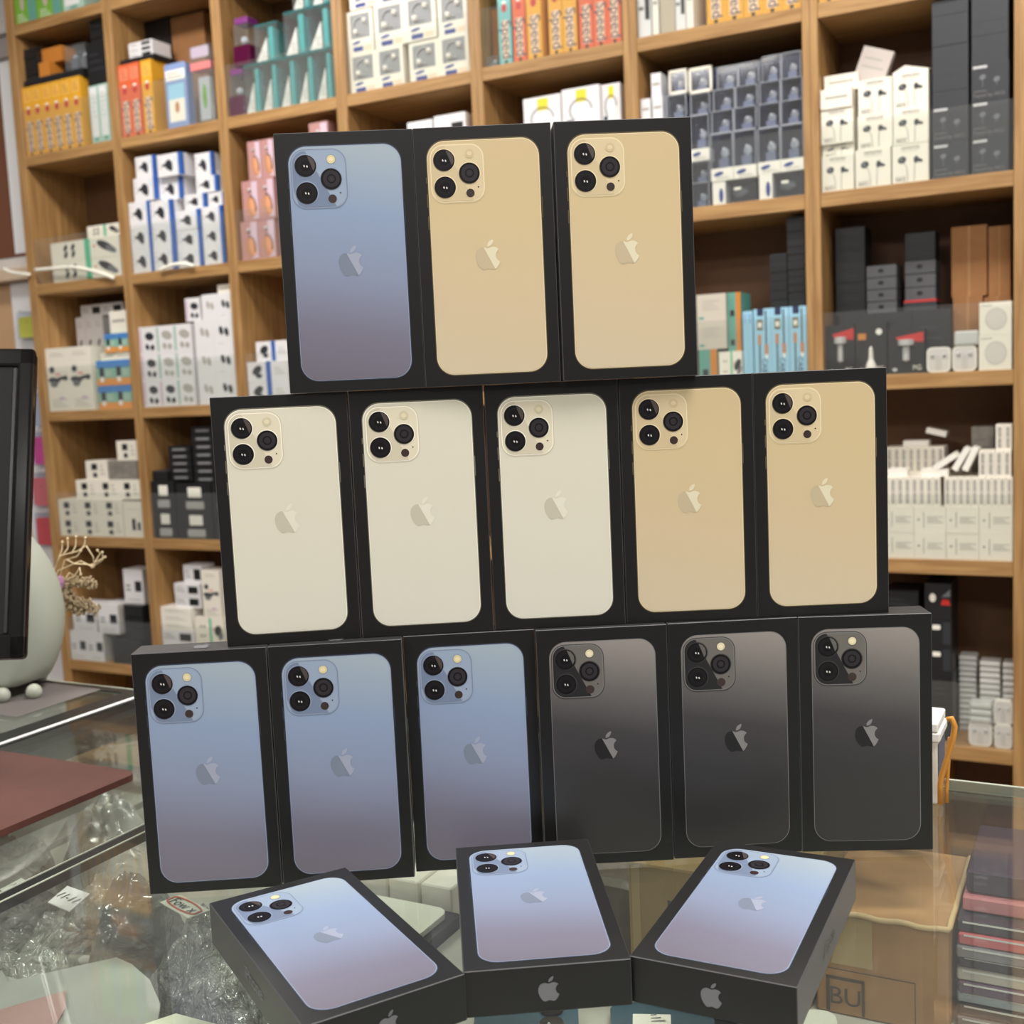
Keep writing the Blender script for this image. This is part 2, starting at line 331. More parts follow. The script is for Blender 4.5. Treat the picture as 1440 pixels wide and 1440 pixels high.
def proto_box(k):
    K = KIND[k]
    mm = {q: mat(k+'_'+q, K[q], .35, spec=.35) for q in ('rim', 'frame', 'mod', 'mrim', 'dk', 'l1', 'l2', 'fl')}
    rimm = mat(k+'_rim', K['rim'])
    res = {}
    mb = MB(); mb.bbox(-BW/2, BW/2, 0, BD, 0, BH, LIDM, .00045, WORN_LIT); res['lid'] = mb.mesh('lid')
    X0, X1, Z0, Z1 = -.0383, .0383, .0075, .1663
    mb = MB(); mb.poly(rrect(X0-.0003, X1+.0005, Z0-.0003, Z1+.0003, .0127), mm['frame'], -.0001)
    for z0, z1 in ((.122, .131), (.107, .116)): mb.rect(X0-.0010, X0, z0, z1, mm['frame'], -.0001)
    mb.rect(X0-.0010, X0, .138, .142, mm['frame'], -.0001); mb.rect(X1, X1+.0011, .112, .126, mm['frame'], -.0001)
    mb.poly(rrect(X0+.0003, X1-.0001, Z0+.0003, Z1-.0006, .0122), rimm, -.0002)
    mb.poly(rrect(X0+.0007, X1-.0006, Z0+.0007, Z1-.0011, .0119), K['pic'], -.0003); res['phone_picture'] = mb.mesh('phone_picture')
    mb = MB(); mx, mz, mw, mh = X0+.0022, Z1-.0031, .0366, .0385     # camera island picture
    mb.poly(rrect(mx-.0006, mx+mw+.0006, mz-mh-.0008, mz+.0006, .0098), mm['mrim'], -.00040)
    mb.poly(rrect(mx, mx+mw, mz-mh, mz, .0092), rimm, -.00045)
    inner = rrect(mx+.0007, mx+mw-.0007, mz-mh+.0007, mz-.0007, .0085)
    mb.poly(inner, mm['mod'], -.0005)
    fa = lambda p: -( (p[0]-(mx+.0095)) - (mz-.0 - p[1])*.52 )
    if k == 'graphite': mb.poly(clip(inner, lambda p: -((p[0]-(mx+.0085)) - (mz-p[1])*.50)), mm['dk'], -.00055)
    else: mb.poly(clip(clip(inner, fa), lambda p: (p[0]-(mx+.003))+ (p[1]-(mz-.034))*.3 ), mm['dk'], -.00055)
    def lens(cx, cz, r, tele=False):
        cx += mx; cz = mz-cz
        mb.ell(cx, cz, r+.0007, r+.0007, rimm if k != 'graphite' else mm['mrim'], -.00062, 32)
        mb.ell(cx-.0002, cz-.0002, r+.0003, r+.0003, mm['frame'], -.00066, 32)
        mb.ell(cx, cz, r, r, LENS, -.0007, 32)
        if tele:
            mb.ell(cx, cz, r*.82, r*.82, LENS2, -.00074, 28); mb.ell(cx, cz, r*.45, r*.45, LENS, -.00078, 24); mb.ell(cx, cz, r*.32, r*.32, LENS2, -.00082, 20); mb.ell(cx, cz, r*.16, r*.16, LENS3, -.00086)
        else:
            mb.ell(cx, cz, r*.84, r*.84, mat('printed_lens_mid', (26, 24, 28), .4, spec=.25), -.00074, 28); mb.ell(cx, cz, r*.5, r*.5, LENS, -.00078, 24)
            mb.ell(cx-.0009, cz-.0002, .0005, .0008, GL, -.00082, 10, .3); mb.ell(cx+.001, cz-.0005, .0005, .0008, GL, -.00082, 10, .3)
    lens(.0097, .0103, .0071)
    Lc = (mx+.0097, mz-.0103)
    mb.poly([(Lc[0]+.0012, Lc[1]+.0066), (Lc[0]+.0042, Lc[1]+.0053), (Lc[0]+.0061, Lc[1]+.0026), (Lc[0]+.0064, Lc[1]-.0010), (Lc[0]+.0052, Lc[1]-.0036)], mat(k+'_sheen', (74, 64, 62) if k != 'graphite' else (96, 92, 88)), -.0008)
    lens(.0097, .0283, .0071); lens(.0266, .0195, .0069, True)
    mb.ell(mx+.0270, mz-.0066, .0032, .0032, mm['mrim'], -.0006, 20); mb.ell(mx+.0270, mz-.0066, .0029, .0029, mm['fl'], -.00065, 20); mb.ell(mx+.0270, mz-.0066, .0017, .0015, mat(k+'_flash_core', tuple(min(255, q+14) for q in K['fl'])), -.0007, 14)
    mb.ell(mx+.0266, mz-.0328, .0031, .0031, rimm if k != 'graphite' else mm['mrim'], -.0006, 20); mb.ell(mx+.0266, mz-.0328, .0029, .0029, LID2, -.00065, 20); mb.ell(mx+.0323, mz-.0290, .0005, .0005, LENS, -.0006, 8)
    res['camera_picture'] = mb.mesh('camera_picture')
    mb = MB(); S = .0205; cx, cz = .0003, .0885
    mb.T = None
    B = [(cx+S*x, cz+S*z) for x, z in A_BODY]; Lf = [(cx+S*x, cz+S*z) for x, z in A_LEAF]
    mb.poly(B, mm['l1'], -.0004); mb.poly(Lf, mm['l2'], -.0004)
    mb.poly(clip(B, lambda p: (p[0]-(cx-.0028)) + (p[1]-(cz+.0055))*.5), mm['l2'], -.00045)
    res['picture_logo'] = mb.mesh('picture_logo')
    for end in (0, 1):                                         # foil logo on both short ends
        mb = MB()
        R = Matrix.Translation((0, BD/2, BH if end else 0)) @ (Matrix.Rotation(-math.pi/2 if end else math.pi/2, 4, 'X'))
        if end: R = R @ Matrix.Rotation(math.pi, 4, 'Y') @ Matrix.Rotation(math.pi, 4, 'Y')
        mb.T = R
        S = .0145; mb.poly([(S*x, S*z) for x, z in A_BODY], SIDEINK, -.0003); mb.poly([(S*x, S*z) for x, z in A_LEAF], SIDEINK, -.0003)
        res['end_logo%d' % end] = mb.mesh('end_logo')
    for sd in (-1, 1):                                         # wording along both long sides
        mb = MB()
        mb.T = Matrix.Translation((sd*BW/2, BD/2, .085)) @ Matrix.Rotation(sd*math.pi/2, 4, 'Z')
        mb.text('iPhone', 0, 0, .033, SIDEINK, math.pi/2 if sd > 0 else -math.pi/2, -.0003)
        res['side_wording%d' % sd] = mb.mesh('side_wording')
    return res
def phone_box(k, label, group, mat4):
    if k not in PH: PH[k] = proto_box(k)
    t = empty('phone_box'); t.matrix_world = mat4; tag(t, label, 'phone box', group)
    os_ = {}
    for n in ('lid', 'phone_picture', 'end_logo0', 'end_logo1', 'side_wording-1', 'side_wording1', 'camera_picture', 'picture_logo'):
        o = bpy.data.objects.new(n.rstrip('-01'), PH[k][n]); C.objects.link(o)
        o.parent = os_['phone_picture'] if n in ('camera_picture', 'picture_logo') else t
        os_[n] = o
    os_['phone_picture']['label'] = {'blue': 'printed pale blue phone back', 'gold': 'printed gold phone back', 'silver': 'printed silver white phone back', 'graphite': 'printed graphite phone back'}[k]
    return t
PB = [
(0, 'blue', -0.2235, 0.7888, 0.044, 'upright black box with pale blue phone picture, first from left in bottom row'),
(0, 'blue', -0.1289, 0.7935, 0.0574, 'upright black box with pale blue phone picture, second from left in bottom row'),
(0, 'blue', -0.0348, 0.8072, 0.0503, 'upright black box with pale blue phone picture, third from left in bottom row'),
(0, 'graphite', 0.0597, 0.8051, 0.0118, 'upright black box with dark graphite phone picture, fourth from left in bottom row'),
(0, 'graphite', 0.1543, 0.8085, 0.0279, 'upright black box with dark graphite phone picture, fifth from left in bottom row'),
(0, 'graphite', 0.2482, 0.8061, -0.067, 'upright black box with dark graphite phone picture, right end of bottom row'),
(1, 'silver', -0.1582, 0.8009, 0.0968, 'upright black box with silvery white phone picture, left end of middle row'),
(1, 'silver', -0.0636, 0.8073, 0.0504, 'upright black box with silvery white phone picture, second from left in middle row'),
(1, 'silver', 0.0311, 0.8108, 0.0129, 'upright black box with silvery white phone picture, centre of middle row'),
(1, 'gold', 0.126, 0.8119, -0.0107, 'upright black box with gold phone picture, fourth from left in middle row'),
(1, 'gold', 0.2203, 0.8115, -0.0155, 'upright black box with gold phone picture, right end of middle row'),
(2, 'blue', -0.1028, 0.8012, 0.0389, 'upright black box with pale blue phone picture, left end of top row'),
(2, 'gold', -0.0089, 0.8026, 0.0012, 'upright black box with gold phone picture, middle of top row'),
(2, 'gold', 0.0868, 0.8035, 0.0384, 'upright black box with gold phone picture, right end of top row'),
]
CN = {'blue': 'pale blue', 'gold': 'gold', 'silver': 'silvery white', 'graphite': 'dark graphite'}
for (row, k, x, y, yaw, lab) in PB:
    phone_box(k, lab, {0: 'phone boxes standing in the bottom row', 1: 'phone boxes standing in the middle row', 2: 'phone boxes standing in the top row'}[row],
              Matrix.Translation((x, y, row*(BH+.0002)+.0002)) @ Matrix.Rotation(yaw, 4, 'Z'))
for (x, y, yaw, lab) in [
(-0.1218, 0.656, 0.5218, 'flat black box with pale blue phone picture, leftmost of the three lying in front'),
(0.0023, 0.6958, 0.0689, 'flat black box with pale blue phone picture, middle one of the three lying in front'),
(0.1357, 0.6726, -0.4623, 'flat black box with pale blue phone picture, rightmost of the three lying in front'),
]:
    r = Vector((math.cos(yaw), math.sin(yaw), 0)); n = Vector((-r.y, r.x, 0))
    R = Matrix((r, Vector((0, 0, -1)), n)).transposed().to_4x4()
    loc = Vector((x, y, BD+.0002)) - n*BH/2
    phone_box('blue', lab, 'phone boxes lying flat in front', Matrix.Translation(loc) @ R)
# ------------------------------------------------------------------ goods on the shelves
# each builder draws one article in its own space: x 0..w across, y 0..d into the shelf, z 0..h up
def lines(mb, x0, x1, z0, z1, n, m=LINK, t=.25, y=-.0003):
    for i in range(n):
        z = z0+(z1-z0)*(i+.5)/n; hh = (z1-z0)/n*t
        mb.rect(x0, x0+(x1-x0)*(1-.18*((i*7) % 3)), z-hh/2, z+hh/2, m, y)
def blob(mb, cx, cz, r, m, y=-.0004, rot=.5, asp=.6):
    mb.ell(cx, cz, r, r*asp, m, y, 14, rot)
def k_speed(col, strip):
    def f(mb, w, h, d):
        mb.box(0, w, 0, d, 0, h, col)
        mb.rect(w*.1, w*.9, h*.78, h*.95, strip); lines(mb, w*.2, w*.8, h*.8, h*.93, 3, RED)
        mb.ell(w*.5, h*.64, w*.2, h*.05, RED, -.0004); mb.ell(w*.5, h*.70, w*.16, h*.02, WHITE, -.0004)
        mb.rect(w*.24, w*.78, h*.06, h*.5, mat('pale_peach_panel', (238, 206, 178), .5)); mb.text('Speed', w*.5, h*.28, h*.42, NAVY, -math.pi/2)
        mb.rect(w*.4, w*.6, h*.01, h*.05, INK)
    return f
def k_plain(col, ink=None, n=2):
    def f(mb, w, h, d):
        mb.box(0, w, 0, d, 0, h, col)
        if ink: lines(mb, w*.14, w*.86, h*.3, h*.8, n, ink)
    return f
def k_green(mb, w, h, d):
    mb.box(0, w, 0, d, 0, h, GREEN); mb.rect(w*.62, w*.98, 0, h, SEA); mb.ell(w*.35, h*.32, w*.1, h*.14, BEIGE, -.0004); lines(mb, w*.1, w*.55, h*.02, h*.16, 3, WHITE)
def k_pale(mb, w, h, d):
    mb.box(0, w, 0, d, 0, h, PGREEN); mb.rect(w*.08, w*.8, h*.12, h*.97, WHITE2); lines(mb, w*.2, w*.7, h*.2, h*.9, 9, PGREEN); mb.ell(w*.5, h*.07, w*.2, h*.03, SEA)
def k_clearbox(mb, w, h, d):
    mb.box(0, w, 0, d, 0, h, PLAS); mb.box(w*.2, w*.8, d*.3, d*.7, .001, h*.55, GREY); mb.sph((w*.5, d*.5, h*.6), min(w*.2, d*.3), SILV, 8)
def k_whiteblack(mb, w, h, d):
    mb.box(0, w, 0, d, 0, h, WHITE2); mb.rect(w*.55, w*.92, h*.2, h*.78, BLACK); lines(mb, w*.06, w*.45, h*.25, h*.75, 3, MINK)
def k_slab(mb, w, h, d):
    mb.box(0, w, 0, d, 0, h*.86, BLACK); mb.box(w*.01, w*.99, .002, d, h*.86, h, DGREY)
def k_ovalslab(mb, w, h, d):
    mb.box(0, w, 0, d, 0, h*.95, BLACK); mb.poly(rrect(w*.18, w*.8, h*.3, h*.6, h*.14, 4), mat('oval_window_grey', (134, 134, 136), .4))
def k_card(mb, w, h, d):
    mb.poly(rrect(0, w, 0, h, w*.08, 4), mat('pale_blue_pouch', (140, 160, 205), .3), 0)
    mb.box(0, w, .001, d, 0, h*.98, mat('pale_blue_pouch', (140, 160, 205), .3)); mb.rect(w*.12, w*.86, h*.1, h*.68, CREAM); mb.rect(w*.12, w*.86, h*.45, h*.68, LBLUE, -.0005)
    mb.ell(w*.5, h*.32, w*.1, h*.09, COPPER, -.0007); mb.rect(w*.04, w*.94, h*.74, h*.9, WHITE); lines(mb, w*.1, w*.8, h*.77, h*.87, 2, MINK, .3, -.0005)
def k_clearpink(mb, w, h, d):
    mb.bbox(0, w, 0, d, 0, h, PLAS, .004); mb.bbox(w*.04, w*.96, -.001, d*1.02, h*.68, h*.78, PINK, .002); mb.box(w*.25, w*.75, d*.3, d*.7, h*.05, h*.6, SILV); mb.ell(w*.5, h*.35, w*.1, h*.16, GREEN, d*.28); mb.poly(rrect(w*.1, w*.9, h*.84, h*.98, .006, 4), LILAC, .001)
def k_mag(mb, w, h, d):
    mb.bbox(0, w, 0, d, 0, h*.42, MAGP, .003); mb.bbox(w*.04, w*.96, d*.04, d*.96, h*.42, h*.86, PLAS, .003); mb.bbox(w*.1, w*.9, d*.1, d*.9, h*.86, h, PURP, .003); mb.sph((w*.45, d*.4, h*.55), w*.2, SILV, 10)
def k_teal(mb, w, h, d):
    mb.box(0, w, 0, d, 0, h, PLAS); mb.add([(w*.02, .002, .001), (w*.5, .002, .001), (w*.5, .002, h*.62), (w*.02, d*.8, .001), (w*.5, d*.8, .001), (w*.5, d*.8, h*.62)], [(0, 1, 2), (3, 5, 4), (0, 3, 4, 1), (1, 4, 5, 2), (0, 2, 5, 3)], CREAM)
    lines(mb, w*.25, w*.48, h*.08, h*.3, 5, LINK, .3, .0015)
    mb.bbox(w*.56, w*.78, .004, d*.3, .001, h*.9, TEALS, .003); mb.box(w*.8, w*.97, .01, d*.8, .001, h*.8, TEALP); mb.box(w*.02, w*.98, 0, d, h*.95, h, TEALP)
def k_win(mb, w, h, d):
    mb.box(0, w, .001, d, 0, h, CREAM)
    for a in ((0, w*.12, 0, h), (w*.88, w, 0, h), (w*.12, w*.88, 0, h*.34), (w*.12, w*.88, h*.92, h)): mb.box(a[0], a[1], 0, .001, a[2], a[3], CREAM)
    mb.rect(w*.12, w*.88, h*.34, h*.92, mat('tray_grey', (150, 152, 154), .3), .0008); mb.tube([(w*(.5+.26*math.cos(t)), -.002, h*(.63+.2*math.sin(t))) for t in [i*.5 for i in range(11)]], .0016, SILV, 6)
    mb.sph((w*.34, -.002, h*.5), w*.09, WHITE, 8); mb.sph((w*.68, -.002, h*.74), w*.08, WHITE, 8)
    mb.ell(w*.34, h*.25, w*.17, h*.035, LBL, -.0005, 14, .15); mb.rect(w*.2, w*.58, h*.04, h*.15, LBL); mb.rect(w*.62, w*.92, h*.03, h*.17, mat('pale_peach_print', (236, 214, 188), .5))
def k_wg(mb, w, h, d):
    mb.box(0, w, 0, d, 0, h, CREAM); mb.rect(w*.5, w*.58, 0, h, MINT)
    for x, z in ((.22, .68), (.33, .68), (.22, .34), (.33, .34)): blob(mb, w*x, h*z, w*.04, INK, rot=1.0)
    mb.ell(w*.8, h*.55, w*.13, h*.2, INK, -.0004, 14, -.4); mb.ell(w*.88, h*.36, w*.08, h*.16, GREY, -.0005, 14, -.4); mb.ell(w*.64, h*.6, w*.02, h*.06, PINK)
def k_plug(mb, w, h, d):
    mb.box(0, w, 0, d, 0, h, WHITE2); mb.rect(w*.86, w, 0, h, BLUE); mb.box(w, w+.0003, 0, d*.12, 0, h, BLUE)
    mb.ell(w*.48, h*.5, w*.15, h*.24, DGREY, -.0004, 14, .3); mb.ell(w*.34, h*.52, w*.16, h*.07, DGREY, -.0005, 12, .15); mb.ell(w*.56, h*.32, w*.07, h*.13, DGREY, -.0005, 12, -.3)
    lines(mb, w*.06, w*.16, h*.3, h*.9, 3, LINK); lines(mb, w*.68, w*.8, h*.6, h*.9, 2, LBLUE)
def k_pink(mb, w, h, d):
    mb.box(0, w, .002, d, 0, h, mat('rose_card', (188, 140, 136), .4)); mb.rect(w*.6, w*.97, h*.05, h*.97, LILAC, .0015); mb.ell(w*.55, h*.34, w*.28, h*.26, COPPER, .001, 18, .2); mb.ell(w*.68, h*.36, w*.2, h*.24, mat('peach_print', (226, 160, 120), .4), .0008, 18, .2)
    mb.tube([(w*(.55+.3*math.cos(t)), -.001, h*(.36+.25*math.sin(t))) for t in [-.6+i*.3 for i in range(9)]], .0013, DGREY, 6); mb.sph((w*.5, -.001, h*.78), w*.09, SILV, 8)
def k_ytag(mb, w, h, d):
    mb.box(0, w, 0, d, 0, h, WHITE2); mb.tube([(w*(.5+.3*math.cos(t)), -.001, h*(.5+.25*math.sin(t))) for t in [i*.45 for i in range(10)]], .0012, GREY, 5); mb.rect(w*.38, w*.66, h*.68, h*.95, mat('bright_yellow_sticker', (228, 214, 50), .5)); mb.rect(w*.1, w*.3, h*.1, h*.3, NAVY)
CLEARB = clear('blister_shell', (236, 240, 248), .04, .08)
def k_blister(mb, w, h, d, tall=False, frame=False):
    lab = h*.26 if tall else 0
    mb.box(0, w, d*.55, d, 0, h, NAVY); mb.box(w*.02, w*.98, .001, d*.55, .001, h*.99, CLEARB)
    if tall:
        mb.box(-.0, w, -.001, d*.5, 0, lab, WHITE); mb.ell(w*.34, lab*.55, w*.22, lab*.16, LBL, -.0014, 14, .2); lines(mb, w*.2, w*.9, lab*.1, lab*.35, 2, LINK, .3, -.0014)
    cz = lab+(h-lab)*.45
    mb.sph((w*.5, d*.4, cz), w*.2, SILV, 10, (1, .7, 1.3 if tall else 1)); mb.box(w*.28, w*.72, d*.2, d*.54, lab+.001, lab+(h-lab)*.3, mat('moulded_tray', (120, 126, 146), .3)); mb.sph((w*.52, d*.2, cz+h*.08), w*.07, WHITE, 8)
    for x in (0, w*.96): mb.box(x, x+w*.04, .0, .002, 0, h, mat('clear_fold', (150, 154, 164), .25))
    mb.box(0, w, 0, .002, h*.96, h, mat('clear_fold', (150, 154, 164), .25))
    if frame:
        for a in ((0, w*.1, 0, h), (w*.9, w, 0, h), (0, w, 0, h*.12), (0, w, h*.88, h)): mb.box(a[0], a[1], -.001, .002, a[2], a[3], CREAM)
def k_blisterwide(mb, w, h, d):
    mb.box(0, w*.3, 0, d, 0, h, WHITE); mb.ell(w*.2, h*.4, w*.05, h*.3, LBL, -.0004); mb.box(w*.3, w, d*.5, d, 0, h, NAVY); mb.box(w*.3, w, .001, d*.5, 0, h, CLEARB); mb.sph((w*.6, d*.35, h*.5), h*.22, GREY, 10, (1.6, .7, 1)); mb.rect(w*.5, w*.66, h*.55, h*.66, WHITE, .0005)
def k_ear(mb, w, h, d):
    mb.box(0, w, 0, d, 0, h, CREAM)
    mb.text('SAMSUNG', w*.5, h*.9, w*.5, INK); lines(mb, w*.27, w*.73, h*.8, h*.85, 1, LINK)
    mb.ell(w*.27, h*.6, w*.12, h*.09, DGREY, -.0004, 16, .3); mb.ell(w*.25, h*.61, w*.05, h*.05, GREY, -.0006, 10); mb.ell(w*.66, h*.58, w*.07, h*.09, DGREY); mb.ell(w*.75, h*.55, w*.1, h*.045, DGREY, -.0005, 12, -.3)
    for P in ([(.32, .52), (.4, .4), (.42, .2), (.42, .04)], [(.62, .52), (.61, .3), (.61, .04)]):
        for i in range(len(P)-1):
            (x0, z0), (x1, z1) = P[i], P[i+1]; mb.poly([((x0-.008)*w, z0*h), ((x0+.008)*w, z0*h), ((x1+.008)*w, z1*h), ((x1-.008)*w, z1*h)], GREY, -.0004)
    mb.text('AKG', w*.22, h*.1, w*.28, INK); mb.rect(w*.06, w*.38, h*.16, h*.17, MINK)
def k_darkear(mb, w, h, d):
    mb.box(0, w, 0, d, 0, h, DGREY); mb.rect(w*.04, w*.42, h*.86, h*.93, SILV)
    for x in (.3, .68): mb.ell(w*x, h*(.62-.1*(x > .5)), w*.09, h*.07, GREY, -.0004, 12, .4); mb.rect(w*x-.0006, w*x+.0006, h*.35, h*.56, GREY)
    mb.text('Tuned by AKG', w*.46, h*.12, w*.86, MINK); mb.rect(w*.06, w*.4, h*.24, h*.26, MINK)
def k_tripod(mb, w, h, d):
    mb.box(0, w, 0, d, 0, h, CREAM); mb.ell(w*.24, h*.66, w*.12, h*.055, DGREY, -.0004, 12); mb.ell(w*.3, h*.49, w*.26, h*.05, DGREY, -.0004, 14, -.1); mb.ell(w*.66, h*.52, w*.26, h*.03, DGREY, -.0005, 14, .12); mb.ell(w*.82, h*.52, w*.1, h*.045, DGREY, -.0006, 12); mb.ell(w*.3, h*.43, w*.17, h*.05, GREY, -.0006, 12); mb.ell(w*.6, h*.2, w*.14, h*.03, LILAC, -.0006, 12)
    mb.ell(w*.5, h*.585, w*.14, h*.015, PINK, -.0006); lines(mb, w*.15, w*.85, h*.05, h*.2, 4); lines(mb, w*.2, w*.8, h*.86, h*.93, 2)
def k_bottle(mb, w, h, d):
    mb.box(0, w, 0, d, 0, h, mat('light_sea_print', (140, 190, 168), .5)); mb.rect(0, w, h*.7, h, mat('sky_blue_print', (74, 136, 204), .5)); mb.rect(0, w, 0, h*.28, mat('bright_orange_print', (236, 156, 70), .5)); mb.rect(w*.18, w*.45, h*.35, h*.72, DGREY, -.0005); mb.rect(w*.2, w*.42, h*.14, h*.35, WHITE, -.0005); mb.rect(w*.5, w*.9, h*.36, h*.62, PGREEN, -.0005)
def k_cable(mb, w, h, d):
    mb.box(0, w, 0, d, 0, h, WHITE2); mb.ell(w*.45, h*.45, w*.1, w*.26, INK, -.0004, 14, -.4); mb.ell(w*.5, h*.36, w*.24, w*.08, INK, -.0005, 12, -.3); lines(mb, w*.2, w*.8, h*.76, h*.9, 3)
def k_bud(mb, w, h, d):
    mb.box(0, w, 0, d, 0, h, WHITE2); mb.rect(w*.02, w*.16, h*.05, h*.95, LILAC); mb.ell(w*.62, h*.64, w*.26, h*.15, DGREY, -.0004, 18, -.15); mb.ell(w*.46, h*.25, w*.11, h*.12, DGREY, -.0004, 12, .5); mb.ell(w*.76, h*.22, w*.12, h*.11, DGREY, -.0004, 12, -.5)
def k_budgrey(mb, w, h, d):
    mb.box(0, w, 0, d, 0, h, WHITE2); mb.rect(w*.02, w*.16, h*.05, h*.95, PGREEN); mb.ell(w*.62, h*.64, w*.3, h*.16, LINK, -.0004, 18, -.25); mb.ell(w*.46, h*.25, w*.12, h*.12, LINK, -.0004, 12, .5); mb.ell(w*.76, h*.22, w*.13, h*.11, LINK, -.0004, 12, -.5)
def k_pair(mb, w, h, d):
    mb.box(0, w, 0, d, 0, h, WHITE2); mb.ell(w*.4, h*.58, w*.11, h*.16, DGREY, -.0004, 14, .25); mb.ell(w*.68, h*.52, w*.11, h*.16, DGREY, -.0004, 14, .25); lines(mb, w*.2, w*.5, h*.1, h*.16, 1)
def k_pairgrey(mb, w, h, d):
    mb.box(0, w, 0, d, 0, h, WHITE2); mb.ell(w*.4, h*.58, w*.1, h*.16, LINK, -.0004, 14, .25); mb.ell(w*.66, h*.52, w*.1, h*.16, LINK, -.0004, 14, .25)
def k_stripe(mb, w, h, d):
    mb.box(0, w, 0, d, 0, h, WHITE2); mb.rect(w*.46, w*.58, 0, h, BLUE); mb.ell(w*.24, h*.58, w*.13, h*.2, DGREY, -.0004, 12, .5); mb.ell(w*.28, h*.3, w*.08, h*.12, DGREY); lines(mb, w*.66, w*.92, h*.3, h*.7, 3)
def k_side(mb, w, h, d):
    mb.box(0, w, 0, d, 0, h, SEA); mb.rect(w*.62, w, 0, h, ORG); mb.rect(w*.2, w*.5, h*.2, h*.4, DGREY, -.0005)
def k_beige(mb, w, h, d):
    mb.box(0, w, 0, d, 0, h, mat('warm_grey_card', (204, 196, 182), .6)); lines(mb, w*.2, w*.8, h*.4, h*.8, 4); mb.ell(w*.15, h*.14, w*.1, h*.05, SEA)
def k_cpack(mb, w, h, d):
    mb.box(0, w, 0, d, 0, h, LBLUE); mb.rect(w*.2, w*.56, h*.9, h, NAVY); mb.rect(w*.18, w*.52, h*.7, h*.85, mat('qr_olive', (110, 104, 84), .5)); mb.rect(w*.24, w*.46, h*.74, h*.81, CREAM, -.0005)
    mb.rect(w*.28, w*.36, 0, h*.56, INK); mb.rect(w*.22, w*.42, h*.5, h*.64, COPPER, -.0005); mb.rect(w*.66, w*.74, h*.45, h*.97, INK); mb.rect(w*.6, w*.82, h*.36, h*.5, COPPER, -.0005); mb.rect(w*.64, w*.78, h*.3, h*.36, WHITE, -.0005)
    mb.text('CABLE', w*.6, h*.15, h*.3, NAVY, -math.pi/2)
def k_bspine(mb, w, h, d):
    mb.box(0, w, 0, d, 0, h, LBLUE); lines(mb, w*.3, w*.7, h*.82, h*.95, 4, BLUE, .5); mb.ell(w*.5, h*.06, w*.25, h*.02, NAVY)
def k_charger(mb, w, h, d, up=False):
    mb.box(0, w, 0, d, 0, h, BLACK)
    if not up:
        mb.poly([(w*.2, h*.82), (w*.98, h*.92), (w*.98, h*.7), (w*.3, h*.72)], RED); mb.lathe([(.001, h*.26), (w*.1, h*.3), (w*.1, h*.62), (w*.22, h*.64), (w*.22, h*.76), (.001, h*.77)], SILV, 12, (w*.5, -.002, 0))
    else:
        mb.rect(w*.08, w*.34, h*.68, h*.8, ORG); mb.lathe([(.001, h*.04), (w*.2, h*.06), (w*.16, h*.2), (w*.08, h*.3), (w*.06, h*.5), (.001, h*.55)], WHITE, 12, (w*.5, -.002, 0)); mb.ell(w*.76, h*.82, w*.1, h*.06, WHITE); mb.poly([(0, 0), (w*.25, 0), (0, h*.14)], RED)
    mb.text('PG', w*.8, h*.13, w*.22, WHITE); mb.ell(w*.18, h*.1, w*.07, h*.04, SILV)
def k_pod(mb, w, h, d):
    P = rrect(0, w, 0, h, min(w, h)*.22, 5); n = len(P)
    mb.add([(x, 0, z) for x, z in P]+[(x, d, z) for x, z in P], [tuple(range(n)), tuple(range(n, 2*n))[::-1]]+[(i, i+n, (i+1) % n+n, (i+1) % n) for i in range(n)], WHITE)
    mb.sph((w*.26, -.001, h*.68), w*.1, SILV, 8); mb.sph((w*.74, -.001, h*.68), w*.1, SILV, 8)
    for x in (.4, .47, .53, .6): mb.rect(w*x-.0005, w*x+.0005, h*.08, h*(.55+.1*(x in (.47, .53))), LINK)
    mb.poly(rrect(w*.06, w*.94, h*.06, h*.94, w*.18, 5), mat('pod_case_white', (222, 216, 212), .3), -.0002)
def k_flatpod(mb, w, h, d):
    mb.bbox(0, w, 0, d, 0, h*.92, mat('clear_white_case', (206, 206, 202), .25), min(h, .02)*.25); mb.box(w*.1, w*.9, .002, d*.9, h*.4, h*.6, MINK)
def k_coil(mb, w, h, d):
    mb.box(0, w, 0, d, 0, h, CREAM); mb.ell(w*.52, h*.48, w*.34, h*.34, mat('coil_print_rim', (196, 190, 182)), -.0003, 28); mb.ell(w*.52, h*.48, w*.31, h*.31, mat('coil_print', (216, 210, 202)), -.0005, 28); lines(mb, w*.06, w*.4, h*.86, h*.94, 1, MINK)
def k_drawer(mb, w, h, d):
    mb.box(0, w, 0, d, 0, h*.93, mat('mid_grey_card', (84, 84, 88), .5)); mb.box(.002, w-.002, .002, d, h*.93, h, BLACK); mb.ell(w*.48, h*.5, w*.1, h*.17, BLACK)
def k_redtop(mb, w, h, d):
    mb.box(0, w, 0, d, 0, h*.8, DGREY); mb.box(0, w, 0, d, h*.8, h, RED)
def k_carton(mb, w, h, d):
    mb.box(0, w, 0, d, 0, h, CARTD); mb.rect(w*.47, w*.53, 0, h, CART)
def k_adapter(mb, w, h, d):
    mb.box(0, w, 0, d, 0, h, CREAM); mb.rect(w*.3, w*.32, h*.2, h*.8, MINK); mb.ell(w*.15, h*.5, w*.035, w*.035, MINK); lines(mb, w*.42, w*.92, h*.36, h*.64, 4, LINK, .4)
def k_spine(mb, w, h, d):
    mb.box(0, w, 0, d, 0, h, CREAM); mb.rect(w*.22, w*.78, h*.08, h*.92, mat('spine_print', (196, 192, 182), .5)); lines(mb, w*.3, w*.72, h*.12, h*.45, 5, MINK, .4, -.0005); lines(mb, w*.3, w*.72, h*.55, h*.88, 5, MINK, .4, -.0005)
